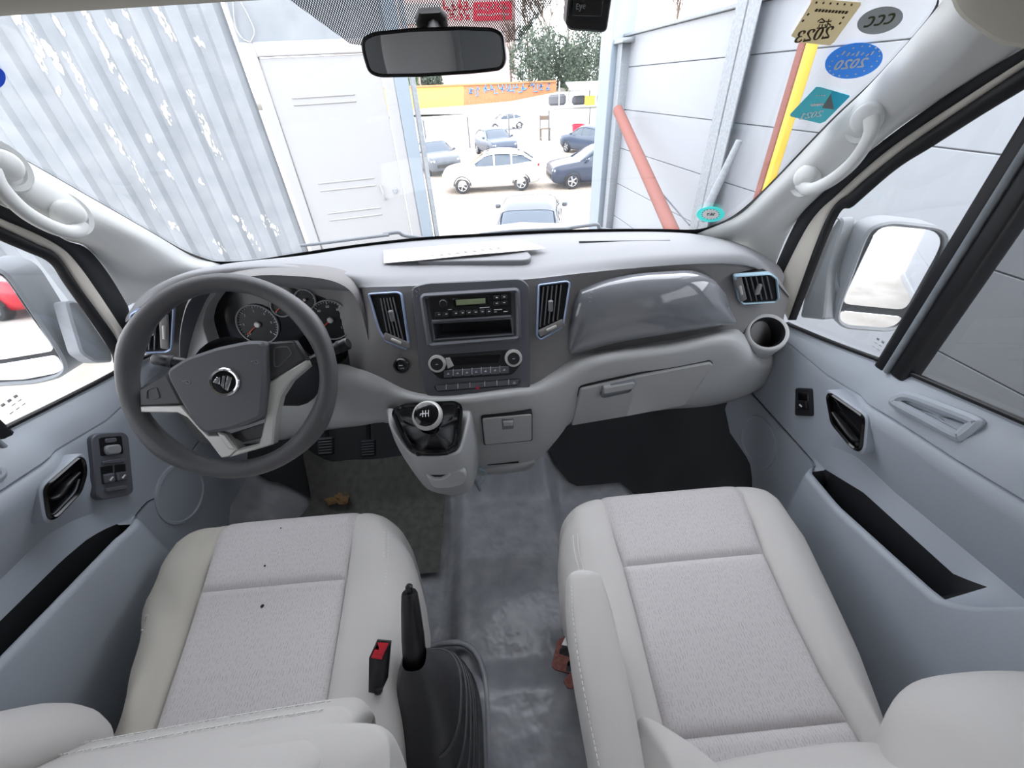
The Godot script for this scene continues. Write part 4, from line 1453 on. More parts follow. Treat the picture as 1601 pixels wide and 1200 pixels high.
# ================================================================ wheel, cluster, radio, climate panel
func z5(a): return a.map(func(p): return [560 + p[0] / 4.447, 420 + p[1] / 4.447])
func z4(a): return a.map(func(p): return [180 + p[0] / 3.334, 400 + p[1] / 3.334])
func cockpit():
	var wc := Vector3(-0.448, 0.888, -0.638)
	var wn := Vector3(sin(0.085), sin(0.584) * cos(0.085), cos(0.584) * cos(0.085)).normalized()
	# ---- steering wheel
	var o = thing("steering_wheel", "dark grey four-spoke steering wheel with silver lower trim", "steering wheel", wc - wn * 0.05)
	var s = S()
	var path = circle(wc, wn, 0.1735, 72)
	var rr := []
	for i in 72:
		var an = 360.0 * i / 72
		var r = 0.0165
		for c in [62.0, 298.0, 130.0, 230.0]:
			var dlt = absf(fposmod(an - c + 180.0, 360.0) - 180.0)
			r += 0.0035 * exp(-dlt * dlt / 260.0)
		rr.append(r)
	tube(s, path, rr, 18, true, 1.0, wn)
	part("rim", s, M.wheel, o)
	# column shaft hub behind
	s = S()
	lathe(s, wc - wn * 0.06, wn, [[0.0, 0.0], [0.05, 0.0], [0.07, 0.03], [0.075, 0.055]], 28)
	part("hub_shell", s, M.spoke, o)
	var wp = func(a, off): return HPs(a, wc + wn * off, wn)
	s = S()
	plate(s, wp.call(cr2([[270, 578], [300, 559], [348, 543], [396, 533], [420, 533], [422, 592], [417, 651], [372, 669], [330, 676], [318, 666], [294, 631], [273, 592]]), 0.012), wn, -0.04, 0.018, 0.010)
	part("airbag_cover", s, M.wheel_pad, o)
	s = S()
	plate(s, wp.call([[223, 607], [266, 582], [292, 632], [224, 635]], 0.0), wn, -0.012, 0.010, 0.004)
	part("spoke", s, M.spoke, o)
	s = S()
	plate(s, wp.call([[422, 535], [462, 532], [482, 562], [424, 597]], 0.0), wn, -0.012, 0.010, 0.004)
	part("spoke", s, M.spoke, o)
	s = S()
	ring(s, roundl(wp.call([[432, 543], [454, 541], [462, 553], [440, 574], [432, 574]], 0.0), 0.005, 3), wn, 0.002, 0.0, 0.012, 0.0008)
	part("blank_switch_outline", s, M.wheel_pad, o)
	s = S()
	ring(s, roundl(wp.call([[236, 608], [252, 603], [258, 622], [236, 624]], 0.0), 0.005, 3), wn, 0.002, 0.0, 0.012, 0.0008)
	part("blank_switch_outline", s, M.wheel_pad, o)
	s = S()
	plate(s, wp.call([[225, 635], [288, 633], [318, 667], [331, 679], [355, 679], [374, 701], [362, 712], [350, 714], [332, 690], [298, 652], [282, 644], [226, 643]], 0.004), wn, -0.014, 0.009, 0.003)
	plate(s, wp.call([[374, 701], [408, 693], [412, 680], [417, 655], [424, 597], [480, 563], [484, 572], [457, 595], [441, 620], [434, 650], [430, 693], [418, 697], [362, 713]], 0.004), wn, -0.014, 0.009, 0.003)
	part("silver_trim", s, M.silver, o)
	s = S()
	plate(s, wp.call([[355, 679], [415, 660], [411, 684], [378, 692]], -0.004), wn, -0.02, -0.002, 0.002)
	part("lower_infill", s, M.spoke, o)
	s = S()
	plate(s, wp.call([[345, 672], [360, 676], [378, 700], [364, 700]], 0.0), wn, 0.0, 0.016, 0.003)
	part("infill_blade", s, M.silver, o)
	# emblem
	var ec = wp.call([[351, 597]], 0.031)[0]
	s = S()
	lathe(s, ec, wn, [[0.0245, -0.004], [0.0255, 0.001], [0.0235, 0.003], [0.0205, 0.002]], 36)
	var em = part("emblem", s, M.chrome, o, "round chrome and black emblem with three slanted bars")
	s = S()
	lathe(s, ec, wn, [[0.0206, 0.001], [0, 0.001]], 36)
	part("emblem_disc", s, M.black_gloss, em)
	for b in [[[513, 657], [531, 631], [552, 632], [547, 668]], [[553, 672], [561, 628], [579, 622], [567, 690]], [[573, 692], [588, 622], [612, 636], [590, 703]]]:
		s = S()
		plate(s, HPs(z4(b), ec + wn * 0.001, wn), wn, 0.0, 0.0025, 0.0008)
		part("emblem_bar", s, M.chrome, em)
	# two horn marks
	for p in [[398, 566], [291, 597]]:
		s = S()
		var q = wp.call([p], 0.0305)[0]
		lathe(s, q + Vector3(0.003, 0, 0), wn, [[0.0035, 0.0], [0.0035, 0.0006], [0.0025, 0.0006]], 12)
		bar(s, q + Vector3(-0.006, 0.002, 0), q + Vector3(0.001, 0.003, 0), 0.0012, 0.0008, wn, 0.0)
		part("horn_mark", s, M.grey_mark, o)

	# ---- column shroud and stalks
	var sc = thing("steering_column", "dark steering column shroud with two stalks", "steering column", wc - wn * 0.2)
	s = S()
	var cp := []
	var rd := []
	for i in 9:
		var t = i / 8.0
		cp.append(wc - wn * (0.05 + 0.22 * t) + Vector3(0, -0.012 * t, 0))
		rd.append([0.05, 0.058, 0.062, 0.064, 0.066, 0.068, 0.07, 0.072, 0.074][i])
	tube(s, cp, rd, 20, false, 0.9)
	part("shroud", s, M.rubber, sc)
	for st in [[[[240, 560], [262, 564], [297, 569], [345, 582]], "stalk"], [[[545, 536], [535, 540], [519, 547], [470, 572]], "stalk"]]:
		s = S()
		var pts = PZs([[st[0][0][0], st[0][0][1], 0.735], [st[0][1][0], st[0][1][1], 0.735], [st[0][2][0], st[0][2][1], 0.735], [st[0][3][0], st[0][3][1], 0.75]])
		tube(s, [pts[0], pts[0].lerp(pts[1], 0.1), pts[1], pts[2], pts[3]], [0.010, 0.0125, 0.0125, 0.011, 0.009], 14)
		var k = part(st[1], s, M.black, sc)
		s = S()
		tube(s, [pts[1].lerp(pts[2], 0.1), pts[1].lerp(pts[2], 0.3)], 0.0133, 14)
		part("twist_ring", s, M.rubber, k)

	# ---- instrument cluster under its hood
	var ci = thing("instrument_cluster", "black instrument cluster with four white-ringed dials under a hood", "instrument cluster", PZ(440, 510, 0.99))
	var cn := Vector3(0, 0.22, 0.97).normalized()
	var c0 = PZ(440, 500, 0.978)
	var fr = cr(PZs([[285, 590, 0.905], [281, 545, 0.90], [286, 500, 0.898], [300, 466, 0.896], [335, 442, 0.895], [395, 431, 0.895], [455, 431, 0.895], [512, 437, 0.895], [545, 452, 0.895], [562, 478, 0.893], [571, 510, 0.885], [580, 545, 0.875], [592, 572, 0.865]]), 4)
	var mid := Vector3.ZERO
	for p in fr: mid += p
	mid /= fr.size()
	var bk = fr.map(func(p): return mid + (p - mid) * 0.86 + Vector3(0, 0, -0.09))
	var ou = fr.map(func(p): return mid + (p - mid) * 1.035 + Vector3(0, 0, -0.012))
	var ou2 = fr.map(func(p): return mid + (p - mid) * 1.05 + Vector3(0, 0, -0.06))
	s = S()
	grid(s, [ou2, ou, fr])
	part("hood", s, M.fascia, ci)
	s = S()
	grid(s, [fr.slice(15), bk.slice(15)])
	part("hood_inside", s, M.stack, ci)
	s = S()
	grid(s, [fr.slice(0, 16), bk.slice(0, 16)])
	part("hood_inside", s, M.stack, ci)
	s = S()
	plate(s, HPs(cr2([[301, 467], [348, 444], [322, 480], [316, 505], [324, 532], [348, 588], [300, 594], [285, 545], [288, 500]]), c0 + cn * 0.045, cn), cn, -0.05, 0.0, 0.003)
	part("side_trim", s, M.light_plastic, ci, "pale trim beside the dials")
	s = S()
	plate(s, HPs(cr2([[350, 446], [400, 437], [480, 440], [530, 453], [548, 485], [548, 530], [540, 565], [500, 582], [420, 588], [355, 582], [340, 555], [316, 505], [325, 470]]), c0, cn), cn, -0.01, 0.0, 0.003)
	var lens = part("face", s, M.black_gloss, ci)
	for dl in [[403, 507, 0.052, 10, 33.0], [440, 479, 0.026, 4, 0.0], [477, 468, 0.026, 4, 0.0], [517, 500, 0.052, 10, 33.0]]:
		var dc = HP(dl[0], dl[1], c0 + cn * 0.003, cn)
		s = S()
		lathe(s, dc, cn, [[dl[2] + 0.0015, -0.003], [dl[2] + 0.001, 0.004], [dl[2] - 0.0015, 0.004], [dl[2] - 0.002, -0.002]], 40)
		var dial = part("dial_ring", s, M.grey_mark, ci, "dial with pale ring")
		s = S()
		lathe(s, dc, cn, [[dl[2] - 0.001, -0.001], [0, -0.001]], 32)
		part("dial_face", s, M.black, dial)
		s = S()
		var f = frame_of(cn)
		var nt = 31 if dl[3] == 10 else 7
		for i in nt:
			var w = deg_to_rad(-130.0 + 260.0 * i / (nt - 1))
			var dv = f[0] * cos(w) + f[1] * -sin(w)
			var major = i % 5 == 0
			bar(s, dc + dv * dl[2] * (0.80 if major else 0.87), dc + dv * dl[2] * 0.94, 0.0014 if major else 0.0008, 0.0006, cn, 0.0)
		part("scale", s, M.white_mark, dial)
		if dl[3] == 10:
			var labs = ["0", "1", "2", "3", "4", "5", "6"] if dl[0] < 450 else ["0", "20", "40", "60", "80", "100", "120"]
			for i in 7:
				var w = deg_to_rad(-130.0 + 260.0 * i / 6)
				txt(dial, "numeral", labs[i], dc + (f[0] * cos(w) - f[1] * sin(w)) * dl[2] * 0.68, Vector3.RIGHT, f[0], 0.006, M.white_mark, false)
		s = S()
		var wn2 = deg_to_rad(-126.0)
		bar(s, dc + cn * 0.003, dc + cn * 0.003 + (f[0] * cos(wn2) - f[1] * sin(wn2)) * dl[2] * 0.8, 0.0022, 0.001, cn, 0.0003)
		part("needle", s, M.orange, dial)
		s = S()
		lathe(s, dc, cn, [[dl[2] * 0.15, 0.0], [dl[2] * 0.15, 0.004], [dl[2] * 0.11, 0.006], [0, 0.006]], 20)
		part("needle_hub", s, M.silver, dial)

	# ---- radio
	var ra = thing("car_radio", "single-slot black car radio with green display above an open slot", "car radio", fpl([[740, 495]], -0.05)[0])
	s = S()
	plate(s, roundl(fpl(z5([[488, 182], [1062, 148], [1064, 322], [520, 356]])), 0.003, 2), FPn, -0.05, 0.012, 0.003)
	var ff = part("faceplate", s, M.black, ra)
	s = S()
	plate(s, fpl(z5([[515, 352], [1062, 318], [1064, 336], [518, 370]])), FPn, -0.02, 0.015, 0.003)
	part("lower_lip", s, M.stack, ff)
	s = S()
	plate(s, fpl(z5([[660, 206], [905, 190], [905, 248], [668, 264]])), FPn, 0.010, 0.013, 0.001)
	part("display_window", s, M.black_gloss, ff)
	s = S()
	plate(s, fpl(z5([[682, 215], [885, 202], [887, 238], [686, 252]])), FPn, 0.012, 0.0138, 0.0004)
	part("display", s, M.lcd, ff, "pale green display")
	s = S()
	var kc = fpl(z5([[594, 240]]), 0.012)[0]
	lathe(s, kc, FPn, [[0.0105, 0.0], [0.0105, 0.003], [0.0085, 0.004], [0.0085, 0.013], [0.0075, 0.014], [0, 0.014]], 28)
	part("volume_knob", s, M.black, ff)
	var btns = []
	for i in 6: btns.append([660 + i * 46, 292 - i * 2.6, 38, 34])
	for i in 2: btns.append([540 + i * 50, 300 - i * 3, 42, 34])
	for i in 4: btns.append([940 + (i % 2) * 52, (186 if i < 2 else 226) - (i % 2) * 4, 44, 28])
	for b in btns:
		s = S()
		plate(s, roundl(fpl(z5([[b[0], b[1]], [b[0] + b[2], b[1] - 3], [b[0] + b[2] + 1, b[1] + b[3] - 3], [b[0] + 1, b[1] + b[3]]]), 0.0), 0.002, 2), FPn, 0.01, 0.0155, 0.0012)
		var bt = part("button", s, M.rubber, ff)
		s = S()
		var c = fpl(z5([[b[0] + b[2] * 0.55, b[1] + b[3] * 0.5]]), 0.0157)[0]
		bar(s, c + Vector3(-0.0025, 0, 0), c + Vector3(0.0025, 0, 0), 0.0018, 0.0004, FPn, 0.0)
		part("button_mark", s, M.white_mark, bt)
	s = S()
	for a in [[845, 272, 915, 266], [945, 285, 1000, 282], [945, 300, 965, 299], [1010, 298, 1040, 296], [625, 284, 650, 282]]:
		var p = fpl(z5([[a[0], a[1]], [a[2], a[3]]]), 0.0124)
		bar(s, p[0], p[1], 0.0014, 0.0004, FPn, 0.0)
	part("printed_mark", s, M.white_mark, ff)
	# open slot below
	s = S()
	var sl = fpl(z5([[515, 372], [1066, 338], [1082, 458], [530, 494]]))
	ring(s, sl, FPn, 0.003, -0.005, 0.010, 0.001, -0.13)
	plate(s, sl, FPn, -0.132, -0.13)
	part("storage_slot", s, M.stack, ra)

	# ---- climate panel
	var cl = thing("climate_panel", "dark climate control panel with two silver dials and a button row", "climate panel", fpl([[745, 575]], -0.01)[0])
	s = S()
	plate(s, roundl(fpl(z5([[490, 640], [520, 600], [1060, 560], [1120, 565], [1145, 610], [1130, 660], [1070, 735], [570, 765], [500, 700]])), 0.010, 3), FPn, 0.0, 0.0075, 0.003)
	var cpn = part("panel", s, M.rubber, cl)
	s = S()
	plate(s, fpl(z5([[635, 612], [1000, 586], [972, 645], [665, 668]])), FPn, 0.006, 0.0085, 0.001)
	part("display", s, M.black_gloss, cl)
	s = S()
	plate(s, fpl(z5([[610, 615], [640, 612], [668, 668], [625, 690]])), FPn, 0.006, 0.010, 0.001)
	part("silver_flash", s, M.silver, cl)
	for d in [[551, 657], [1079, 618]]:
		var dc = fpl(z5([d]), 0.007)[0]
		s = S()
		lathe(s, dc, FPn, [[0.0215, 0.0], [0.0215, 0.006], [0.0200, 0.012], [0.0155, 0.013], [0.0148, 0.010]], 32)
		var dl = part("dial", s, M.silver, cl, "silver ringed control dial")
		s = S()
		lathe(s, dc, FPn, [[0.0150, 0.008], [0.0150, 0.0115], [0.013, 0.0125], [0, 0.0125]], 28)
		part("dial_cap", s, M.rubber, dl)
		s = S()
		bar(s, dc + FPn * 0.0128 + Vector3(-0.003, 0, 0), dc + FPn * 0.0128 + Vector3(0.003, 0, 0), 0.0012, 0.0004, FPn, 0.0)
		part("dial_mark", s, M.white_mark, dl)
	for i in 7:
		var x0 = 598 + i * 65.0
		var y0 = 702 - i * 4.6
		s = S()
		plate(s, roundl(fpl(z5([[x0, y0], [x0 + 60, y0 - 4], [x0 + 60, y0 + 44], [x0, y0 + 48]])), 0.002, 2), FPn, 0.005, 0.011, 0.0012)
		var b = part("button", s, M.stack, cl)
		s = S()
		var p = fpl(z5([[x0 + 28, y0 + 30]]), 0.0113)[0]
		bar(s, p + Vector3(-0.003, 0, 0), p + Vector3(0.003, 0, 0), 0.0016, 0.0004, FPn, 0.0)
		bar(s, p + Vector3(-0.001, 0.0015, 0), p + Vector3(0.002, 0.004, 0), 0.001, 0.0004, FPn, 0.0)
		part("button_mark", s, M.white_mark, b)
		if i > 0:
			s = S()
			var dv = fpl(z5([[x0 - 2.5, y0], [x0 - 2.5, y0 + 46]]), 0.0105)
			bar(s, dv[0], dv[1], 0.0014, 0.002, FPn, 0.0003)
			part("divider", s, M.white_mark, cl)
	# ---- lower switch row
	var lr = thing("switch_row", "row of seven dark switches with a red hazard triangle", "switch row", fpl([[745, 602]], -0.01)[0])
	s = S()
	ring(s, roundl(fpl(z5([[525, 805], [1128, 758], [1112, 806], [548, 852]])), 0.006, 3), FPn, 0.002, 0.0, 0.007, 0.0008)
	part("surround", s, M.black, lr)
	var xs = [533, 612, 693, 777, 880, 965, 1046, 1124]
	for i in 7:
		var xa = xs[i] + 4
		var xb = xs[i + 1] - 3
		var ya = 808 - (xa - 530) * 0.077
		var yb = 808 - (xb - 530) * 0.077
		s = S()
		var inl = 14 if i == 0 else 0
		var inr = 12 if i == 6 else 0
		plate(s, fpl(z5([[xa, ya], [xb, yb], [xb - inr, yb + 36], [xa + inl, ya + 38]])), FPn, 0.002, 0.008, 0.001)
		var b = part("switch", s, M.stack, lr)
		if i < 6:
			s = S()
			var dv = fpl(z5([[xs[i + 1], yb], [xs[i + 1], yb + 36]]), 0.007)
			bar(s, dv[0], dv[1], 0.0014, 0.002, FPn, 0.0003)
			part("divider", s, M.white_mark, lr)
		if i == 3:
			s = S()
			var t = fpl(z5([[832, 800], [848, 830], [816, 832]]), 0.0)
			plate(s, t, FPn, 0.007, 0.0086)
			part("hazard_triangle", s, M.hazard_red, b, "red hazard triangle")
		if i == 6:
			s = S()
			var p = fpl(z5([[1086, 793]]), 0.0082)[0]
			lathe(s, p, FPn, [[0.003, 0], [0.003, 0.0005], [0.002, 0.0005]], 14)
			part("switch_mark", s, M.white_mark, b)

func cr2(a):   # rounds a pixel outline
	var v = a.map(func(p): return Vector3(p[0], p[1], 0))
	return roundl(v, 9.0, 3).map(func(p): return [p.x, p.y])

# ================================================================ gear console, pedals, handbrake
func console():
	var gcon = thing("gear_console", "pale grey gear lever console nose with ashtray below", "console", PZ(690, 740, 0.72))
	var tp = PZs([[608, 640, 0.79], [611, 668, 0.725], [636, 704, 0.668], [655, 714, 0.652], [682, 716, 0.648], [706, 712, 0.652], [721, 701, 0.668], [733, 662, 0.722], [737, 642, 0.775]])
	var bt = PZs([[606, 645, 0.81], [632, 712, 0.765], [656, 750, 0.72], [672, 766, 0.702], [698, 773, 0.695], [722, 772, 0.698], [737, 762, 0.712], [747, 730, 0.755], [748, 690, 0.79]])
	var inr = PZs([[622, 634, 0.785], [622, 664, 0.735], [642, 697, 0.682], [656, 706, 0.669], [682, 707, 0.666], [702, 704, 0.669], [713, 694, 0.682], [722, 655, 0.732], [722, 630, 0.775]])
	var rows := [inr.map(func(p): return p + Vector3(0, -0.012, 0)), tp.map(func(p): return p + Vector3(0, 0.004, 0))]
	for k in 4:
		var t = (k + 1) / 4.0
		var row := []
		for i in tp.size(): row.append(tp[i].lerp(bt[i], t) + (tp[i].lerp(bt[i], t) - Vector3(-0.1, 0.55, -0.75)).normalized() * 0.006 * sin(PI * t))
		rows.append(row)
	rows.append(bt.map(func(p): return p + Vector3(0, -0.002, -0.02)))
	var s = S()
	grid(s, crg(rows, 5, 4))
	part("console_shell", s, M.light_plastic, gcon)
	s = S()
	var an := Vector3(-0.05, 0.12, 1).normalized()
	var a0 = PZ(698, 750, 0.662)
	plate(s, HPs(cr2([[664, 739], [690, 738], [728, 733], [730, 754], [705, 762], [676, 762]]), a0, an), an, -0.01, 0.004, 0.003)
	var ash = part("ashtray_front", s, M.light_plastic, gcon)
	s = S()
	tube(s, cr(HPs([[667, 741], [674, 747], [686, 749], [697, 746], [704, 740]], a0 + an * 0.005, an), 4), 0.0028, 8)
	part("finger_lip", s, M.pillar, ash)
	s = S()
	plate(s, HPs([[674, 740], [698, 739], [690, 743], [680, 743]], a0, an), an, 0.002, 0.0052)
	part("finger_slot", s, M.rubber, ash)
	# ---- gear lever
	var gl = thing("gear_lever", "black leather booted gear lever with chrome ringed knob", "gear lever", PZ(675, 690, 0.72))
	var lp = [[612, 648], [616, 637], [630, 631], [660, 629], [712, 627], [722, 633], [724, 645], [719, 684], [714, 700], [700, 708], [655, 709], [641, 703], [628, 683]]
	var l3 := []
	for p in lp:
		var t = clampf((p[1] - 628.0) / 80.0, 0, 1)
		l3.append(PZ(p[0], p[1], lerpf(0.762, 0.648, t)))
	var bn = lnormal(l3)
	if bn.y < 0: bn = -bn
	s = S()
	var loop = roundl(l3, 0.008, 3)
	var inn = ring(s, loop, bn, 0.011, -0.02, 0.007, 0.004, -0.01)
	part("bezel", s, M.black_gloss, gl, "glossy black bezel")
	var kb = PZ(669, 650, 0.655)
	var base := Vector3.ZERO
	for p in inn: base += p
	base /= inn.size()
	s = S()
	var br := []
	var rng := RandomNumberGenerator.new()
	rng.seed = 8
	var neck = kb + Vector3(0, -0.045, -0.012)
	for k in 9:
		var t = k / 8.0
		var row := []
		for i in inn.size():
			var p = inn[i].lerp(neck, t)
			var rad = (p - base.lerp(neck, t))
			var w = TAU * i / inn.size()
			var pl = 1.0 + 0.10 * sin(w * 7 + t * 5.0) * sin(PI * t) + 0.07 * sin(w * 3 - t * 8.0) * sin(PI * t)
			var wid = lerpf(1.0, 1.28, sin(PI * minf(t * 1.1, 1.0)))
			p = base.lerp(neck, t) + rad * pl * wid + Vector3(0, -0.022 * sin(PI * t) - 0.012 * sin(PI * minf(1.0, t * 2.2)), 0)
			if k == 8: p = neck + (inn[i] - base).normalized() * 0.017
			row.append(p)
		br.append(row)
	grid(s, crg(br, 1, 2), true)
	part("boot", s, M.leather, gl, "creased black leather boot")
	var kx = (Vector3(-0.02, 0.82, 0.57)).normalized()
	s = S()
	lathe(s, neck - kx * 0.01, kx, [[0.010, 0.0], [0.012, 0.02], [0.018, 0.03], [0.021, 0.045]], 28, [1.0, 1.0], false)
	part("knob_collar", s, M.black, gl)
	s = S()
	var kc = kb - kx * 0.006
	lathe(s, kc, kx, [[0.020, -0.030], [0.029, -0.017], [0.033, 0.0], [0.032, 0.010]], 32, [1.0, 1.0], false)
	part("knob", s, M.black_gloss, gl)
	s = S()
	lathe(s, kc, kx, [[0.032, 0.007], [0.0328, 0.011], [0.0300, 0.019], [0.0262, 0.0222]], 32, [1.0, 1.0], false)
	part("knob_ring", s, M.silver, gl, "chrome ring")
	s = S()
	lathe(s, kc, kx, [[0.0264, 0.0220], [0.018, 0.0262], [0.0, 0.0283]], 32, [1.0, 1.0], false)
	part("knob_cap", s, M.black_gloss, gl)
	s = S()
	var f = frame_of(kx)
	var ku = f[0]
	var kr = Vector3.RIGHT - kx * kx.x
	kr = kr.normalized()
	var kt = kc + kx * 0.0278
	for x in [-0.006, 0.0, 0.006]: bar(s, kt + kr * x - ku * 0.007, kt + kr * x + ku * 0.007, 0.0016, 0.0012, kx, 0.0)
	bar(s, kt - kr * 0.011, kt + kr * 0.006, 0.0016, 0.0012, kx, 0.0)
	bar(s, kt - kr * 0.011, kt - kr * 0.011 - ku * 0.004, 0.0016, 0.0012, kx, 0.0)
	part("shift_pattern", s, M.white_mark, gl, "white shift pattern")
	# ---- wires hanging out
	var wr = thing("loose_wires", "pale blue loose wires hanging under the console", "wires", PZ(752, 755, 0.75))
	for w in [[[747, 732], [755, 735], [760, 742], [756, 752], [750, 758]], [[746, 733], [752, 732], [757, 729]], [[753, 733], [752, 742], [748, 752], [747, 760]], [[749, 734], [758, 736], [763, 745]]]:
		s = S()
		tube(s, cr(PZs(w.map(func(p): return [p[0], p[1], 0.752])), 5), 0.0013, 6)
		part("wire", s, M.cyan_trim, wr)
	s = S()
	cyl(s, PZ(742, 750, 0.755), PZ(751, 767, 0.745), 0.005, 0.004, 10, 0.001)
	part("plug", s, M.galvanised, wr)
	# ---- pedals
	for pd in [[[510, 697], "clutch pedal pad with ribs in the driver footwell, next to the kick panel", "clutch_pedal", 1.02], [[576, 700], "brake pedal pad in shadow under the gear console", "brake_pedal", 1.06]]:
		var pc = PZ(pd[0][0], pd[0][1], pd[3])
		var th = thing(pd[2], pd[1], "pedal", pc - Vector3(0, 0.04, 0))
		var bs = Basis.from_euler(Vector3(0.75, 0, 0))
		s = S()
		rbox(s, Transform3D(bs, pc), Vector3(0.055, 0.014, 0.062), 0.004)
		part("pad", s, M.rubber, th)
		for i in 6:
			s = S()
			var rc = pc + bs * Vector3(0, 0.008, -0.024 + i * 0.0095)
			bar(s, rc - Vector3(0.022, 0, 0), rc + Vector3(0.022, 0, 0), 0.004, 0.004, bs.y, 0.001)
			part("pad_rib", s, M.stack, th)
		s = S()
		tube(s, [pc + bs * Vector3(0, -0.006, 0), pc + Vector3(0, 0.08, -0.09), pc + Vector3(0, 0.3, -0.12)], 0.009, 8)
		part("arm", s, M.black, th)
	# ---- handbrake
	var hb = thing("handbrake", "black handbrake lever with ribbed rubber boot beside the driver seat", "handbrake", PY(680, 1120, 0.1))
	var h0 = PY(648, 1024, 0.50)
	var h1 = PY(640, 925, 0.60)
	s = S()
	tube(s, [h0 + (h0 - h1) * 0.5, h0, h0.lerp(h1, 0.3), h0.lerp(h1, 0.75), h0.lerp(h1, 0.97), h1], [0.018, 0.0205, 0.020, 0.0165, 0.014, 0.012], 16, false, 1.0)
	part("grip", s, M.black, hb)
	s = S()
	var hd = (h1 - h0).normalized()
	bar(s, h1 - hd * 0.005, h1 + hd * 0.014, 0.012, 0.012, Vector3.UP, 0.003)
	part("release_button", s, M.black, hb)
	s = S()
	var rings := []
	for r in [[649, 1017, 0.515, 0.0205, 0.0205], [655, 1036, 0.49, 0.034, 0.03], [664, 1065, 0.44, 0.052, 0.06], [672, 1100, 0.37, 0.066, 0.10], [678, 1140, 0.29, 0.076, 0.14], [682, 1165, 0.22, 0.084, 0.17], [684, 1180, 0.15, 0.092, 0.19], [686, 1185, 0.12, 0.10, 0.20]]:
		var c = PY(r[0], r[1], r[2])
		c.z += 0.01
		var row := []
		for i in 36:
			var w = TAU * i / 36
			row.append(c + Vector3(sgnpow(cos(w), 0.75) * r[3], 0, sgnpow(sin(w), 0.75) * r[4]))
		rings.append(row)
	grid(s, crg(rings, 1, 4), true)
	part("boot", s, M.brake_rubber, hb, "tapered rubber boot")
	for i in 5:
		s = S()
		var t = 2.6 + i * 0.55
		var k = int(t)
		var row := []
		for j in 36: row.append(rings[k][j].lerp(rings[k + 1][j], t - k))
		var seg := []
		for j in range(24, 24 + 20): seg.append(row[j % 36] + Vector3(0.001, 0.002, 0))
		tube(s, cr(seg, 2), 0.0042, 6)
		part("boot_rib", s, M.brake_rubber, hb)
	# small blanking flange round the boot on the floor
	s = S()
	var fl := []
	var fc = PY(690, 1150, 0.10)
	for i in 40:
		var w = TAU * i / 40
		fl.append(Vector3(fc.x + sgnpow(cos(w), 0.7) * 0.108, 0.081, fc.z + sgnpow(sin(w), 0.7) * 0.20))
	tube(s, fl, 0.008, 8, true)
	part("boot_flange", s, M.vinyl, hb)
func sgnpow(v, p): return signf(v) * pow(absf(v), p)

# ================================================================ seats
func seats():
	seat({"name": "driver_seat", "label": "light grey cloth driver seat with a torn outer bolster, behind the steering wheel",
		"eL": [[262, 838], [234, 880], [213, 930], [199, 985], [181, 1050], [152, 1150], [122, 1240]], "sL": [[348, 820], [325, 880], [290, 990], [237, 1145], [212, 1220]],
		"sR": [[556, 800], [542, 890], [528, 980], [510, 1088], [498, 1160]], "eR": [[620, 818], [634, 870], [640, 920], [636, 1000], [620, 1090], [606, 1160]],
		"zf": 0.602, "zs": [0.445], "worn": true, "zb": 0.10,
		"st": [[[602, 826], [600, 870], [589, 955], [565, 1086]], [[607, 830], [606, 873], [596, 958], [572, 1086]]]})
	seat({"name": "passenger_seat", "label": "light grey cloth passenger seat with a lowered armrest", 
		"eL": [[882, 806], [881, 850], [886, 900], [902, 960], [928, 1050], [955, 1150]], "sL": [[945, 785], [976, 885], [1001, 979], [1021, 1064], [1038, 1129], [1055, 1195]],
		"sR": [[1160, 765], [1196, 862], [1240, 960], [1290, 1060], [1335, 1135], [1375, 1205]], "eR": [[1232, 775], [1272, 830], [1318, 920], [1360, 1005], [1394, 1090], [1415, 1145]],
		"zf": 0.582, "zs": [0.416, 0.144], "worn": false, "zb": 0.03,
		"st": [[[896, 836], [898, 860], [906, 893]], [[903, 834], [905, 860], [913, 893]]]})

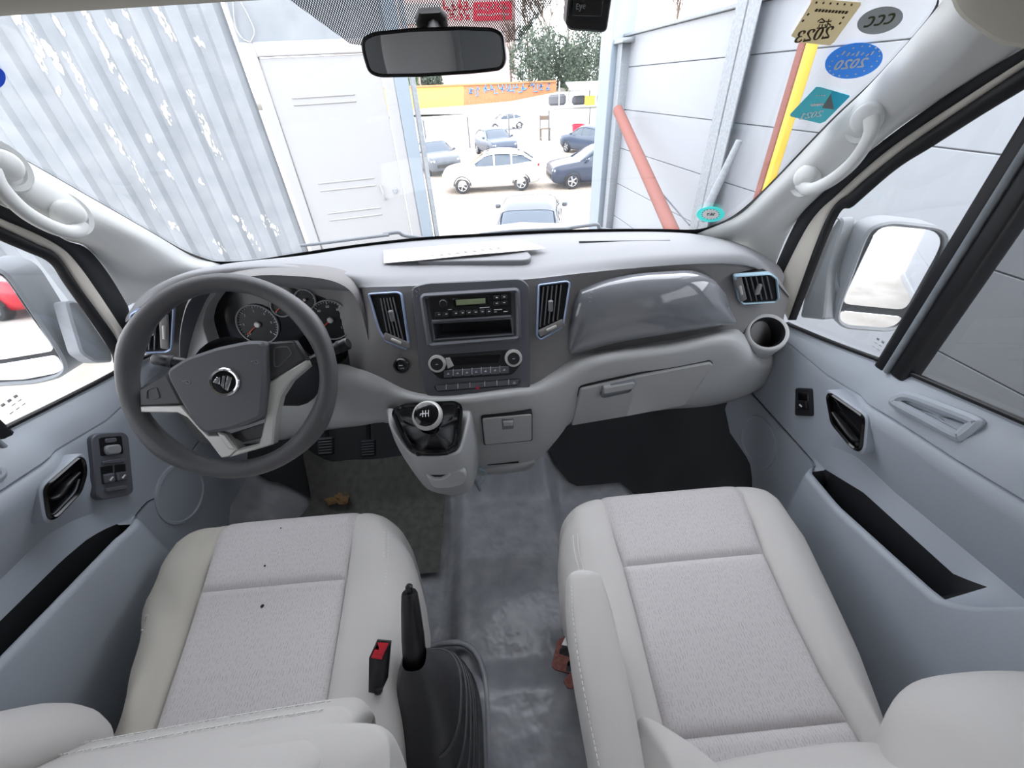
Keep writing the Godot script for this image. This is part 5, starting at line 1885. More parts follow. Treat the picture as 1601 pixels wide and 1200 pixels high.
func seat(d):
	var yt := 0.5
	var eL = PYs(d.eL, yt)
	var sL = PYs(d.sL, yt)
	var sR = PYs(d.sR, yt)
	var eR = PYs(d.eR, yt)
	var mx: float = (sL[1].x + sR[1].x) / 2
	var o = thing(d.name, d.label, "seat", Vector3(mx, 0.0, -0.25))
	# rows run from the rolled front edge to the back
	var rs := [[0.012, -0.20], [0.026, -0.12], [0.030, -0.07], [0.022, -0.03], [0.006, -0.010], [-0.018, 0.0]]
	var zrow := []
	for r in rs: zrow.append([d.zf + r[0], r[1]])
	var z: float = d.zf - 0.04
	while z > d.zb:
		var skip := false
		for q in d.zs:
			if absf(z - q) < 0.018: skip = true
		if not skip: zrow.append([z, 0.0])
		z -= 0.022
	for q in d.zs:
		for e in [0.014, 0.006, 0.0, -0.006, -0.014]: zrow.append([q + e, 0.0])
	zrow.sort_custom(func(a, b): return a[0] - a[1] * 3 * (1.0 if a[0] > d.zf - 0.02 else 0.0) > b[0] - b[1] * 3 * (1.0 if b[0] > d.zf - 0.02 else 0.0))
	var L := []
	var C := []
	var Rr := []
	var ci := []
	for zr in zrow:
		var zz: float = zr[0]
		var zc = minf(zz, d.zf - 0.01)
		var a = x_at_z(eL, zc)
		var b = x_at_z(sL, zc)
		var c = x_at_z(sR, zc)
		var e = x_at_z(eR, zc)
		var dy: float = zr[1]
		var gro := 0.0
		for q in d.zs: gro = minf(gro, -0.009 * exp(-pow((zz - q) / 0.0055, 2)))
		var fr = smoothstep(d.zf - 0.08, d.zf, zz) * 0.026          # corners of the front edge turn back
		var wav = 0.0
		var cw = 1.0 - 0.9 * smoothstep(d.zf - 0.12, d.zf - 0.01, zz)
		if d.worn: wav = 0.004 * sin(zz * 55.0) + 0.003 * sin(zz * 23.0 + 1.0)
		var v = func(x, y, back): return Vector3(x, y + dy, -(zz - fr * back))
		L.append([v.call(a - 0.004, minf(0.27, yt - 0.12), 1.4), v.call(a - 0.010, yt - 0.13, 1.3), v.call(a - 0.006 + wav, yt - 0.065, 1.2), v.call(a + 0.006 + wav, yt - 0.030, 1.0), v.call(a + 0.028, yt - 0.004, 0.7), v.call(lerpf(a, b, 0.55), yt + 0.012 * cw + wav, 0.35), v.call(b - 0.022, yt + 0.009 * cw, 0.12), v.call(b - 0.006, yt + 0.001 * cw, 0.05), v.call(b, yt - 0.009 * maxf(cw, 0.4), 0.03)])
		C.append([v.call(b, yt - 0.009 * maxf(cw, 0.4), 0.03), v.call(b + 0.006, yt - 0.001 + gro * 0.6, 0), v.call(b + 0.02, yt + 0.004 + gro, 0), v.call(lerpf(b, c, 0.3), yt + 0.005 + gro, 0), v.call(lerpf(b, c, 0.5), yt + 0.005 + gro, 0), v.call(lerpf(b, c, 0.7), yt + 0.005 + gro, 0), v.call(c - 0.02, yt + 0.004 + gro, 0), v.call(c - 0.006, yt - 0.001 + gro * 0.6, 0), v.call(c, yt - 0.009 * maxf(cw, 0.4), 0.03)])
		Rr.append([v.call(c, yt - 0.009 * maxf(cw, 0.4), 0.03), v.call(c + 0.006, yt + 0.001 * cw, 0.05), v.call(c + 0.022, yt + 0.009 * cw, 0.12), v.call(lerpf(e, c, 0.55), yt + 0.012 * cw, 0.35), v.call(e - 0.028, yt - 0.004, 0.7), v.call(e - 0.006, yt - 0.030, 1.0), v.call(e + 0.006, yt - 0.065, 1.2), v.call(e + 0.010, yt - 0.13, 1.3), v.call(e + 0.004, minf(0.27, yt - 0.12), 1.4)])
		ci.append(zz)
	var s = S()
	grid(s, crg(L, 3, 1))
	part("cushion_bolster", s, M.seat_worn if d.worn else M.seat_plain, o)
	s = S()
	grid(s, crg(Rr, 3, 1))
	part("cushion_bolster", s, M.seat_plain, o)
	# centre panels between the cross seams
	var cuts = [99.0] + d.zs + [-99.0]
	for k in cuts.size() - 1:
		var sel := []
		for i in C.size():
			if ci[i] <= cuts[k] + 0.0005 and ci[i] >= cuts[k + 1] - 0.0005: sel.append(C[i])
		s = S()
		grid(s, crg(sel, 2, 1))
		part("cushion_panel", s, M.seat_weave, o)
	# stitching along the inner bolster
	s = S()
	for st in d.st: dashes(s, cr(PYs(st, yt + 0.004).map(func(p): return p), 8), 0.0013, 0.0022, 0.0045, Vector3.UP)
	part("stitching", s, M.thread, o, "pale double stitching")
	# base under the cushion
	s = S()
	rbox(s, Transform3D(Basis(), Vector3(mx, 0.20, -0.30)), Vector3(0.40, 0.26, 0.42), 0.02)
	part("seat_box", s, M.black_matte, o)
	s = S()
	for sx in [-0.19, 0.19]: bar(s, Vector3(mx + sx, 0.05, -0.55), Vector3(mx + sx, 0.05, -0.05), 0.04, 0.05, Vector3.UP, 0.006)
	part("seat_rail", s, M.black, o)
	if d.worn: driver_back(o, mx)
	else: passenger_back(o, mx)

func back_shell(o, mx, w, z0, zt):   # upper backrest, reclined, with its headrest; runs out of frame
	var rows := []
	for r in [[0.40, z0 - 0.02, 0.90, 0.10], [0.52, z0 - 0.03, 1.0, 0.11], [0.70, z0 - 0.09, 1.0, 0.12], [0.90, lerpf(z0, zt, 0.72), 0.97, 0.11], [1.05, lerpf(z0, zt, 0.9), 0.86, 0.10], [1.13, zt, 0.66, 0.08], [1.15, zt - 0.04, 0.4, 0.04]]:
		var row := []
		for i in 28:
			var a = TAU * i / 28
			row.append(Vector3(mx + sgnpow(cos(a), 0.6) * w * r[2], r[0], -(r[1] - r[3] * 0.5 + sgnpow(sin(a), 0.6) * r[3] * 0.5)))
		rows.append(row)
	var s = S()
	grid(s, crg(rows, 1, 4), true)
	part("backrest", s, M.seat_plain, o)
	s = S()
	rows = []
	for r in [[1.17, 0.10, 0.04], [1.20, 0.13, 0.05], [1.28, 0.135, 0.055], [1.36, 0.12, 0.045], [1.385, 0.08, 0.02]]:
		var row := []
		for i in 24:
			var a = TAU * i / 24
			row.append(Vector3(mx + sgnpow(cos(a), 0.6) * r[1], r[0], -(zt - 0.05) + sgnpow(sin(a), 0.7) * r[2]))
		rows.append(row)
	grid(s, crg(rows, 1, 3), true)
	part("headrest", s, M.seat_plain, o)
	s = S()
	for sx in [-0.05, 0.05]: cyl(s, Vector3(mx + sx, 1.08, -(zt - 0.05)), Vector3(mx + sx, 1.22, -(zt - 0.05)), 0.006)
	part("headrest_post", s, M.chrome, o)

func driver_back(o, mx):
	back_shell(o, mx, 0.235, 0.12, -0.20)
	# lumbar roll that meets the cushion
	var s = S()
	var a = PYs([[-10, 1192], [60, 1176], [150, 1156], [260, 1136], [360, 1118], [450, 1103], [530, 1091], [556, 1092], [572, 1108]], 0.56) + [PY(577, 1124, 0.53), PY(574, 1140, 0.47), PY(560, 1150, 0.42)]
	var rows := []
	rows.append(a.map(func(p): return p + Vector3(0, -0.10, 0.03)))
	rows.append(a.map(func(p): return p + Vector3(0, -0.04, -0.004)))
	rows.append(a)
	rows.append(a.map(func(p): return p + Vector3(0.0, 0.035, 0.018)))
	rows.append(a.map(func(p): return p + Vector3(0.0, 0.05, 0.030)))
	rows.append(a.map(func(p): return p + Vector3(0.0, 0.12, 0.075)))
	rows.append(a.map(func(p): return p + Vector3(0.0, 0.25, 0.16)))
	rows.append(a.map(func(p): return p + Vector3(0.0, 0.32, 0.27)))
	grid(s, crg(rows, 4, 4))
	part("lumbar_roll", s, M.seat_plain, o)
	s = S()
	for dy in [[0.024, 0.012], [0.046, 0.028]]:
		dashes(s, cr(a.slice(0, 7).map(func(p): return p + Vector3(0, dy[0] + 0.003, dy[1] - 0.002)), 5), 0.0014, 0.0025, 0.006, Vector3(0, 0.8, -0.6))
	part("stitching", s, M.thread, o, "pale double stitching across the lumbar roll")
	# outer bolster of the backrest
	s = S()
	var oc = PY(0, 1205, 0.58)
	rows = []
	for r in [[0.46, 0.05, 0.02], [0.52, 0.085, 0.05], [0.58, 0.09, 0.055], [0.66, 0.085, 0.02], [0.80, 0.075, -0.06], [1.0, 0.06, -0.16]]:
		var row := []
		for i in 20:
			var w = TAU * i / 20
			row.append(Vector3(oc.x + 0.01 + cos(w) * r[1], r[0], oc.z - r[2] + 0.03 + sin(w) * 0.05))
		rows.append(row)
	grid(s, crg(rows, 1, 4), true)
	part("back_bolster", s, M.seat_plain, o)
	# armrest folded up against the backrest
	s = S()
	rows = []
	var tl = PYs([[338, 1215], [352, 1185], [385, 1155], [425, 1140], [500, 1131], [570, 1130], [598, 1138], [611, 1160], [612, 1215]], 0.66)
	rows.append(tl.map(func(p): return p + Vector3(0, -0.16, 0.02)))
	rows.append(tl.map(func(p): return p + Vector3(0, -0.05, -0.002)))
	rows.append(tl)
	rows.append(tl.map(func(p): return p + Vector3(0, 0.016, 0.016)))
	rows.append(tl.map(func(p): return p.lerp(Vector3(-0.21, 0.69, -0.09), 0.35) + Vector3(0, 0.02, 0.02)))
	rows.append(tl.map(func(p): return p.lerp(Vector3(-0.21, 0.70, -0.06), 0.75) + Vector3(0, 0.03, 0.05)))
	rows.append(tl.map(func(p): return Vector3(-0.21, 0.78, 0.0)))
	grid(s, crg(rows, 3, 4))
	var ar = part("armrest", s, M.seat_plain, o, "armrest folded up")
	s = S()
	for q in [[[372, 1215], [380, 1180], [395, 1160]], [[404, 1215], [406, 1180], [416, 1158]]]: dashes(s, cr(PYs(q, 0.678), 6), 0.0014, 0.0025, 0.0055, Vector3.UP)
	part("armrest_stitching", s, M.thread, ar)
	# torn edge of the outer cushion bolster
	s = S()
	var rng := RandomNumberGenerator.new()
	rng.seed = 12
	for i in 26:
		var t = i / 25.0
		var p = PY(lerpf(238, 222, t) + rng.randf_range(-1, 6), lerpf(928, 1032, t), 0.490)
		var q = p + Vector3(rng.randf_range(-0.002, 0.010), rng.randf_range(0.0, 0.010), rng.randf_range(-0.012, 0.012))
		bar(s, p, q, rng.randf_range(0.003, 0.007), 0.0015, Vector3.UP, 0.0)
	part("torn_cloth", s, M.seat_weave, o, "frayed torn cloth")
	s = S()
	plate(s, PYs([[230, 962], [236, 968], [231, 990], [224, 1006], [226, 985]], 0.494), Vector3(-0.4, 0.9, 0).normalized(), -0.02, 0.002)
	part("tear_opening", s, M.black_matte, o)
	# two burn marks in the cloth
	for q in [[414, 884, 0.0022], [410, 947, 0.0035], [439, 825, 0.0015]]:
		s = S()
		lathe(s, PY(q[0], q[1], 0.5055), Vector3.UP, [[q[2], -0.002], [q[2], 0.0004], [0, 0.0004]], 9)
		part("burn_mark", s, M.black_matte, o)
	# buckle on its stalk
	var bk = thing("seat_belt_buckle", "black seat belt buckle with red release button beside the driver seat", "seat belt buckle", PY(592, 1080, 0.40))
	var n = (Vector3(0.25, 0.72, 0.65)).normalized()
	s = S()
	var fl = HPs([[577, 1028], [590, 1000], [612, 1002], [598, 1032]], PY(594, 1016, 0.565), n)
	var dn = (PY(586, 1088, 0.515) - PY(589, 1032, 0.565))
	var lo = fl.map(func(p): return p.lerp((fl[0] + fl[2]) / 2, 0.12) + dn)
	grid(s, [fl + [fl[0]], lo + [lo[0]]])
	cap(s, lo, -n)
	part("housing", s, M.black, bk)
	s = S()
	ring(s, fl, n, 0.003, -0.004, 0.002, 0.001)
	part("housing_rim", s, M.black_gloss, bk)
	s = S()
	plate(s, HPs([[580, 1027], [586, 1014], [592, 1015], [587, 1023], [599, 1024], [597, 1030]], (fl[0] + fl[2]) / 2, n), n, -0.004, 0.003, 0.001)
	plate(s, HPs([[590, 1003], [608, 1004], [599, 1024], [587, 1023], [593, 1013]], (fl[0] + fl[2]) / 2, n), n, -0.004, 0.003, 0.001)
	part("release_button", s, M.buckle_red, bk, "red release button")
	s = S()
	tube(s, [(lo[0] + lo[2]) / 2, PY(588, 1130, 0.38), PY(590, 1170, 0.28)], 0.008, 10)
	part("stalk", s, M.black, bk)

func passenger_back(o, mx):
	back_shell(o, mx, 0.245, 0.05, -0.24)
	# lower bolsters that stand forward of the backrest
	for b in [[[[985, 1215], [996, 1150], [1000, 1122], [1018, 1124], [1055, 1146], [1090, 1170], [1125, 1200], [1150, 1225]], 0.56, Vector3(0.24, 0.64, -0.02)], [[[1392, 1215], [1393, 1150], [1396, 1110], [1415, 1078], [1445, 1060], [1500, 1051], [1560, 1048], [1640, 1052]], 0.60, Vector3(0.60, 0.72, -0.02)]]:
		var tl = PYs(b[0], b[1])
		var s = S()
		grid(s, crg([tl.map(func(p): return p + Vector3(0, -0.12, 0.03)), tl.map(func(p): return p + Vector3(0, -0.035, 0.004)), tl, tl.map(func(p): return p.lerp(b[2], 0.12) + Vector3(0, 0.016, 0)), tl.map(func(p): return p.lerp(b[2], 0.45) + Vector3(0, 0.02, 0)), tl.map(func(p): return b[2] + (p - b[2]) * 0.12 + Vector3(0, 0.03, 0.06)), tl.map(func(p): return b[2] + Vector3(0, 0.1, 0.12))], 3, 4))
		part("back_bolster", s, M.seat_plain, o)
	var s = S()
	var tl = PYs([[1060, 1215], [1110, 1196], [1180, 1180], [1260, 1168], [1330, 1160], [1420, 1165], [1500, 1180], [1600, 1200]], 0.545)
	grid(s, crg([tl.map(func(p): return p + Vector3(0, -0.10, 0.01)), tl.map(func(p): return p + Vector3(0, -0.03, -0.002)), tl, tl.map(func(p): return p + Vector3(0, 0.03, 0.016)), tl.map(func(p): return p + Vector3(0, 0.15, 0.085)), tl.map(func(p): return p + Vector3(0, 0.3, 0.17)), tl.map(func(p): return p + Vector3(0, 0.36, 0.30))], 3, 4))
	part("lumbar_roll", s, M.seat_plain, o)
	s = S()
	dashes(s, cr(PYs([[1006, 1150], [1016, 1170], [1034, 1190], [1050, 1210]], 0.575), 6), 0.0014, 0.0025, 0.006, Vector3.UP)
	dashes(s, cr(PYs([[1001, 1155], [1011, 1178], [1028, 1200]], 0.575), 6), 0.0014, 0.0025, 0.006, Vector3.UP)
	part("stitching", s, M.thread, o)
	# armrest
	s = S()
	var sec := []
	var cl = [[[886, 912], [943, 912]], [[888, 960], [958, 960]], [[896, 1030], [974, 1030]], [[910, 1110], [992, 1110]], [[926, 1200], [1008, 1200]], [[945, 1330], [1030, 1330]]]
	for k in cl.size():
		var a = PY(cl[k][0][0], cl[k][0][1], 0.645)
		var b = PY(cl[k][1][0], cl[k][1][1], 0.645)
		var row := []
		for v in [[0.15, -0.09], [0.02, -0.08], [-0.02, -0.05], [0.0, -0.02], [0.12, 0.0], [0.5, 0.006], [0.88, 0.0], [1.0, -0.02], [1.02, -0.05], [0.98, -0.08], [0.85, -0.09]]:
			row.append(a.lerp(b, v[0]) + Vector3(0, v[1] + 0.02, 0))
		sec.append(row)
	var tip = sec[0]
	var cm = Vector3.ZERO
	for p in tip: cm += p
	cm /= tip.size()
	sec = [tip.map(func(p): return cm + (p - cm) * 0.05 + Vector3(0, 0, -0.022)), tip.map(func(p): return cm + (p - cm) * 0.55 + Vector3(0, 0, -0.020)), tip.map(func(p): return cm + (p - cm) * 0.88 + Vector3(0, 0, -0.010))] + sec
	grid(s, crg(sec, 3, 4, true), true)
	var ar = part("armrest", s, M.seat_plain, o, "lowered cloth armrest")
	s = S()
	for q in [[[893, 915], [896, 965], [905, 1035], [920, 1115], [937, 1200]], [[899, 913], [903, 965], [913, 1035], [928, 1115], [946, 1200]]]: dashes(s, cr(PYs(q, 0.664), 8), 0.0012, 0.0022, 0.0045, Vector3.UP)
	part("armrest_stitching", s, M.thread, ar)
	# bracket and pivot below the armrest
	var sb = S()
	plate(sb, roundl(PYs([[862, 1040], [872, 1000], [886, 992], [905, 1000], [905, 1030], [888, 1032], [884, 1050], [905, 1050], [905, 1072], [888, 1076], [880, 1062], [892, 1052], [868, 1046]], 0.30), 0.004, 2), Vector3.UP, -0.006, 0.0, 0.0015)
	var br = thing("floor_bracket", "worn brown forked metal bracket between the seats", "bracket", PY(880, 1030, 0.1))
	part("forked_plate", sb, M.rust, br)
	sb = S()
	cyl(sb, PY(885, 1025, 0.30), PY(890, 1020, 0.09), 0.018, 0.025, 14, 0.003)
	part("bracket_foot", sb, M.rubber, br)
	sb = S()
	plate(sb, PYs([[878, 1008], [884, 995], [902, 998], [902, 1012]], 0.302), Vector3.UP, -0.002, 0.003, 0.001)
	part("torn_label", sb, M.paper, br, "torn white paper label")

# ================================================================ things in and on the cab
func cab_items():
	# ---- rear-view mirror
	var mo = thing("rear_view_mirror", "black framed rear-view mirror on the windscreen", "mirror", PZ(680, 45, 0.84))
	var mn := Vector3(-0.14, -0.06, 1).normalized()
	var m0 = PZ(680, 80, 0.80)
	var lp = roundl(HPs([[566, 60], [584, 50], [640, 44], [720, 41], [772, 43], [787, 52], [791, 96], [784, 110], [740, 115], [660, 120], [594, 121], [577, 114], [567, 80]], m0, mn), 0.008, 3)
	var s = S()
	plate(s, lp, -mn, -0.004, 0.03, 0.012)
	var fr = ring(s, lp, mn, 0.0045, -0.004, 0.005, 0.002)
	part("mirror_housing", s, M.black, mo)
	s = S()
	plate(s, fr, mn, -0.002, 0.002)
	part("mirror_glass", s, M.mirror, mo, "mirror glass")
	s = S()
	var sp = PW(675, 30, 0.0)
	rbox(s, Transform3D(Basis.from_euler(Vector3(0.6, 0, 0)), PZ(675, 34, 0.86)), Vector3(0.05, 0.03, 0.03), 0.008)
	tube(s, [PZ(678, 38, 0.86), PZ(680, 60, 0.825)], 0.012, 10)
	part("mirror_mount", s, M.black, mo)
	# ---- dash camera
	var dc = thing("dash_camera", "black dash camera box hanging at the windscreen top", "camera", PZ(922, 5, 0.86))
	s = S()
	var dl = roundl(HPs([[889, -20], [958, -20], [948, 46], [942, 50], [890, 46], [884, 38]], PZ(922, 15, 0.83), Vector3(-0.05, -0.25, 1).normalized()), 0.004, 3)
	plate(s, dl, Vector3(-0.05, -0.25, 1).normalized(), -0.035, 0.006, 0.004)
	part("camera_body", s, M.black, dc)
	s = S()
	plate(s, roundl(HPs([[896, -12], [944, -12], [940, 26], [893, 24]], PZ(922, 10, 0.823), Vector3(-0.05, -0.25, 1).normalized()), 0.003, 2), Vector3(-0.05, -0.25, 1).normalized(), -0.002, 0.003, 0.001)
	part("camera_screen", s, M.black_gloss, dc)
	txt(dc, "lettering", "Eye", HP(908, 10, PZ(922, 10, 0.818), Vector3(-0.05, -0.25, 1).normalized()), Vector3(1, 0, 0.05), Vector3(0, 0.97, 0.25), 0.007, M.grey_mark)
	# ---- stickers on the inside of the glass, printed for reading from outside
	stickers()
	# ---- wipers outside
	for w in [[[[470, 384], [520, 378], [575, 371], [608, 367]], [[600, 366], [622, 363], [632, 368], [660, 372]]], [[[750, 366], [800, 361], [860, 358], [890, 357]], [[885, 357], [920, 352], [934, 351], [940, 358], [975, 362]]]]:
		var wt = thing("windscreen_wiper", "grey windscreen wiper resting before the " + ("driver" if w[0][0][0] < 600 else "passenger") + " at the glass foot", "wiper", PW(w[0][1][0], w[0][1][1], -0.02), "windscreen wipers")
		s = S()
		tube(s, cr(PWs(w[0], -0.016), 4), 0.0045, 8)
		part("blade", s, M.mirror_shell, wt)
		s = S()
		tube(s, cr(PWs(w[1], -0.026), 4), 0.0055, 8)
		part("wiper_arm", s, M.mirror_shell, wt)
	# ---- grab handles on the pillars
	for g in [["grab_handle", "pale grey grab handle on the driver-side windscreen pillar", [[-14, 262], [-4, 285], [12, 306], [40, 332], [75, 352], [105, 362], [122, 360], [127, 348]], -0.775, [[4, 258], [108, 334]]], ["grab_handle", "pale grey grab handle on the passenger-side windscreen pillar", [[1362, 184], [1362, 205], [1352, 228], [1332, 255], [1305, 278], [1280, 292], [1262, 296], [1251, 286]], 0.775, [[1356, 184], [1262, 276]]]]:
		var o = thing(g[0], g[1], "grab handle", PX(g[2][4][0], g[2][4][1], g[3]))
		s = S()
		tube(s, cr(PXs(g[2], g[3]), 6), 0.0135, 14, false, 0.75)
		part("handle_bar", s, M.pillar, o)
		for q in g[4]:
			s = S()
			var p = PX(q[0], q[1], g[3] * 1.01)
			lathe(s, p, Vector3(-signf(g[3]), 0.2, 0.5).normalized(), [[0.024, -0.03], [0.026, 0.0], [0.024, 0.010], [0.018, 0.016], [0.0, 0.018]], 24, [1.0, 1.0], false)
			var mnt = part("mount", s, M.pillar, o)
			s = S()
			var ax = Vector3(-signf(g[3]), 0.2, 0.5).normalized()
			lathe(s, PX(q[0], q[1], g[3] * 1.03), ax, [[0.045, -0.01], [0.043, 0.002], [0.034, 0.0], [0.030, -0.012]], 28, [1.0, 0.8])
			part("mount_recess", s, M.pillar, mnt)
	# ---- dead leaf on the driver mat
	var lf = thing("dead_leaf", "crumpled brown dead leaf on the driver mat", "leaf", PY(526, 778, 0.04))
	s = S()
	var rng := RandomNumberGenerator.new()
	rng.seed = 3
	var lrows := []
	for i in 6:
		var row := []
		for j in 7:
			var p = PY(lerpf(511, 544, j / 6.0) + rng.randf_range(-3, 3), lerpf(768, 790, i / 5.0) + rng.randf_range(-3, 3), 0.055)
			row.append(p + Vector3(0, rng.randf_range(0.0, 0.016), 0))
		lrows.append(row)
	grid(s, crg(lrows, 2, 2))
	part("blade", s, M.dead_leaf if M.has("dead_leaf") else mottle(mt("dead_leaf", Color.WHITE, 0.9), c8(120, 92, 62), c8(170, 138, 100), 9.0, 0.03, 41), lf)
	# ---- outside mirrors
	for k in [[1, "wing_mirror", "grey twin-glass wing mirror outside the passenger window", [[1358, 352], [1392, 343], [1470, 352], [1484, 366], [1480, 395], [1420, 500], [1408, 512], [1385, 517], [1318, 512], [1303, 500], [1306, 480], [1345, 372]], [[1368, 358], [1388, 351], [1458, 358], [1470, 372], [1466, 390], [1414, 484], [1315, 474], [1322, 455]], [[1312, 484], [1412, 494], [1398, 508], [1380, 512], [1325, 508], [1309, 498]], 0.86, [[1345, 372], [1330, 400], [1318, 430], [1306, 480]], [[1282, 430], [1278, 470], [1305, 440]]],
		[-1, "wing_mirror", "grey twin-glass wing mirror outside the driver window", [[-62, 420], [-30, 408], [2, 416], [22, 428], [50, 470], [105, 555], [112, 575], [100, 588], [60, 598], [-20, 603], [-50, 600], [-66, 570]], [[-50, 428], [-28, 420], [0, 426], [14, 436], [44, 482], [91, 547], [0, 562], [-60, 560]], [[-58, 568], [0, 568], [92, 553], [104, 574], [92, 582], [40, 592], [-30, 594], [-52, 590]], 0.86, [[22, 428], [70, 460], [110, 490], [112, 570]], [[118, 510], [124, 545], [112, 560]]]]:
		var sg: float = k[0]
		var o = thing(k[1], k[2], "wing mirror", PZ((1400 if sg > 0 else 40), 500, 0.9))
		var n = Vector3(-sg * 0.30, 0.06, 1).normalized() if sg > 0 else Vector3(0.12, 0.10, 1).normalized()
		var p0 = PZ(1395 if sg > 0 else 30, 440 if sg > 0 else 510, k[6])
		var lo = roundl(HPs(k[3], p0, n), 0.02, 3)
		s = S()
		var inn = ring(s, lo, n, 0.010, -0.02, 0.012, 0.005)
		plate(s, lo, -n, 0.02, 0.075, 0.05)
		part("mirror_housing", s, M.mirror_shell, o)
		s = S()
		plate(s, inn, n, -0.02, 0.0)
		part("mirror_back", s, M.rubber, o)
		s = S()
		plate(s, roundl(HPs(k[4], p0, n), 0.02, 3), n, 0.0, 0.005, 0.001)
		part("mirror_glass", s, M.mirror, o, "main mirror glass")
		s = S()
		plate(s, roundl(HPs(k[5], p0, n), 0.012, 3), n, 0.0, 0.005, 0.001)
		part("wide_angle_glass", s, M.mirror, o, "small lower mirror glass")
		s = S()
		var ap = HP(1322 if sg > 0 else 98, 440 if sg > 0 else 545, p0 - n * 0.03, n)
		plate(s, roundl(PXs([[1250, 496], [1262, 440], [1288, 372], [1312, 338], [1318, 345], [1296, 420], [1288, 500]] if sg > 0 else [[178, 566], [150, 566], [128, 552], [112, 500], [104, 470], [122, 470], [152, 514], [176, 550]], sg * 0.902), 0.01, 3), Vector3(-sg, 0, 0), -0.03, 0.0, 0.004)
		part("mirror_fairing", s, M.mirror_shell, o)
		s = S()
		var aw = PX(1276, 455, 0.93) if sg > 0 else PX(140, 530, -0.93)
		tube(s, [aw, ap.lerp(aw, 0.5), ap], [0.034, 0.036, 0.045], 14, false, 0.6)
		part("mirror_arm", s, M.mirror_shell, o)

func stickers():
	var mk = func(called, label, px, m):
		var o = thing(called, label, "sticker", PW(px[0][0], px[0][1], 0.004))
		var s = S()
		var l = PWs(px, 0.0035)
		var n = lnormal(l)
		if n.z < 0: n = -n
		plate(s, l, n, -0.0006, 0.0)
		part("sheet", s, m, o)
		return [o, l, n]
	mt("st_beige", c8(196, 180, 140), 0.7)
	mt("st_grey", c8(118, 122, 124), 0.7)
	mt("st_blue", c8(46, 120, 208), 0.6)
	mt("st_teal", c8(58, 150, 162), 0.6)
	mt("st_cyan", c8(40, 190, 220), 0.6)
	mt("st_green", c8(70, 214, 208), 0.6)
	mt("st_ink", c8(70, 54, 34), 0.7)
	mt("st_olive", c8(66, 72, 40), 0.7)
	mt("st_deep", c8(0, 62, 190), 0.6)
	for k in ["st_beige", "st_grey", "st_blue", "st_teal", "st_cyan", "st_green", "st_deep"]:
		M[k].backlight_enabled = true
		M[k].backlight = M[k].albedo_color * 0.6
	var wr = func(o, sx, t, px, py, h, m, serif, tilt):
		var at = PW(px, py, 0.0055)
		var r = (PW(px - 20, py + tilt, 0.0055) - at)
		var u = (PW(px + 6, py - 18, 0.0055) - at)
		txt(o, sx, t, at, r, u, h, m, true, serif)
	# yellow-beige inspection sticker
	var a = mk.call("inspection_sticker", "beige 2023 inspection sticker above the yellow and red pole", [[1272, -2], [1346, 4], [1346, 8], [1304, 66], [1297, 71], [1246, 66], [1244, 60], [1237, 56]], M.st_beige)
	wr.call(a[0], "year", "2023", 1272, 55, 0.019, M.st_ink, true, 3)
	var s = S()
	var line = func(ss, x0, y0, x1, y1, w): bar(ss, PW(x0, y0, 0.0048), PW(x1, y1, 0.0048), w, 0.0006, a[2], 0.0)
	for q in [[1296, 30, 1292, 44], [1291, 34, 1300, 33], [1294, 36, 1299, 40], [1285, 29, 1278, 34], [1285, 29, 1290, 34], [1281, 35, 1289, 35], [1286, 38, 1285, 43], [1282, 38, 1280, 42], [1290, 38, 1291, 42], [1277, 44, 1291, 43]]: line.call(s, q[0], q[1], q[2], q[3], 0.0016)
	part("character", s, M.st_ink, a[0])
	s = S()
	for i in 10: line.call(s, 1275 + i * 5.2, 18 + i * 0.4, 1278 + i * 5.2, 14 + i * 0.4, 0.004)
	for i in 6: line.call(s, 1275 + i * 11, 5 + i * 0.7, 1278 + i * 11, 3 + i * 0.7, 0.003)
	for q in [[1262, 24], [1254, 34], [1317, 29], [1312, 38]]: line.call(s, q[0], q[1], q[0] + 3, q[1] - 3, 0.003)
	part("small_print", s, M.st_ink, a[0])
	# grey CCC oval
	a = mk.call("certification_sticker", "grey oval sticker with reversed CCC letters", ellp(1376, 32, 37, 20, 28, -0.28), M.st_grey)
	wr.call(a[0], "lettering", "CCC", 1376, 32, 0.017, M.st_olive, false, 3)
	# blue round 2020
	a = mk.call("round_inspection_sticker", "blue round 2020 sticker on the windscreen", ellp(1335, 95, 46, 27, 32, -0.22), M.st_blue)
	wr.call(a[0], "year", "2020", 1330, 100, 0.018, M.white_mark, false, 2)
	s = S()
	for i in 7: line.call(s, 1316 + i * 7.5, 86 + (i % 2) * 2, 1321 + i * 7.5, 80 + (i % 3) * 2, 0.003)
	for i in 18:
		var w = TAU * i / 18
		line.call(s, 1335 + 39 * cos(w) - 5 * sin(w), 95 + 22 * sin(w) - 8 * cos(w), 1337 + 39 * cos(w) - 5 * sin(w), 96 + 22 * sin(w) - 8 * cos(w), 0.002)
	part("small_print", s, M.white_mark, a[0])
	# teal 2021
	a = mk.call("teal_inspection_sticker", "teal four-sided 2021 sticker beside the pillar", [[1276, 136], [1282, 136], [1328, 149], [1328, 152], [1290, 190], [1282, 193], [1236, 182], [1235, 179]], M.st_teal)
	s = S()
	plate(s, PWs([[1300, 142], [1328, 149], [1328, 152], [1305, 172], [1300, 160]], 0.0042), a[2], -0.0004, 0.0)
	part("foil_corner", s, M.st_cyan, a[0])
	s = S()
	plate(s, PWs([[1299, 147], [1304, 171], [1285, 169]], 0.0046), a[2], -0.0004, 0.0)
	part("triangle", s, M.st_grey, a[0])
	wr.call(a[0], "year", "2021", 1268, 180, 0.014, M.white_mark, true, 3)
	s = S()
	for i in 5: line.call(s, 1268 + i * 4, 163 - i * 0.5, 1271 + i * 4, 166 - i * 0.5, 0.003)
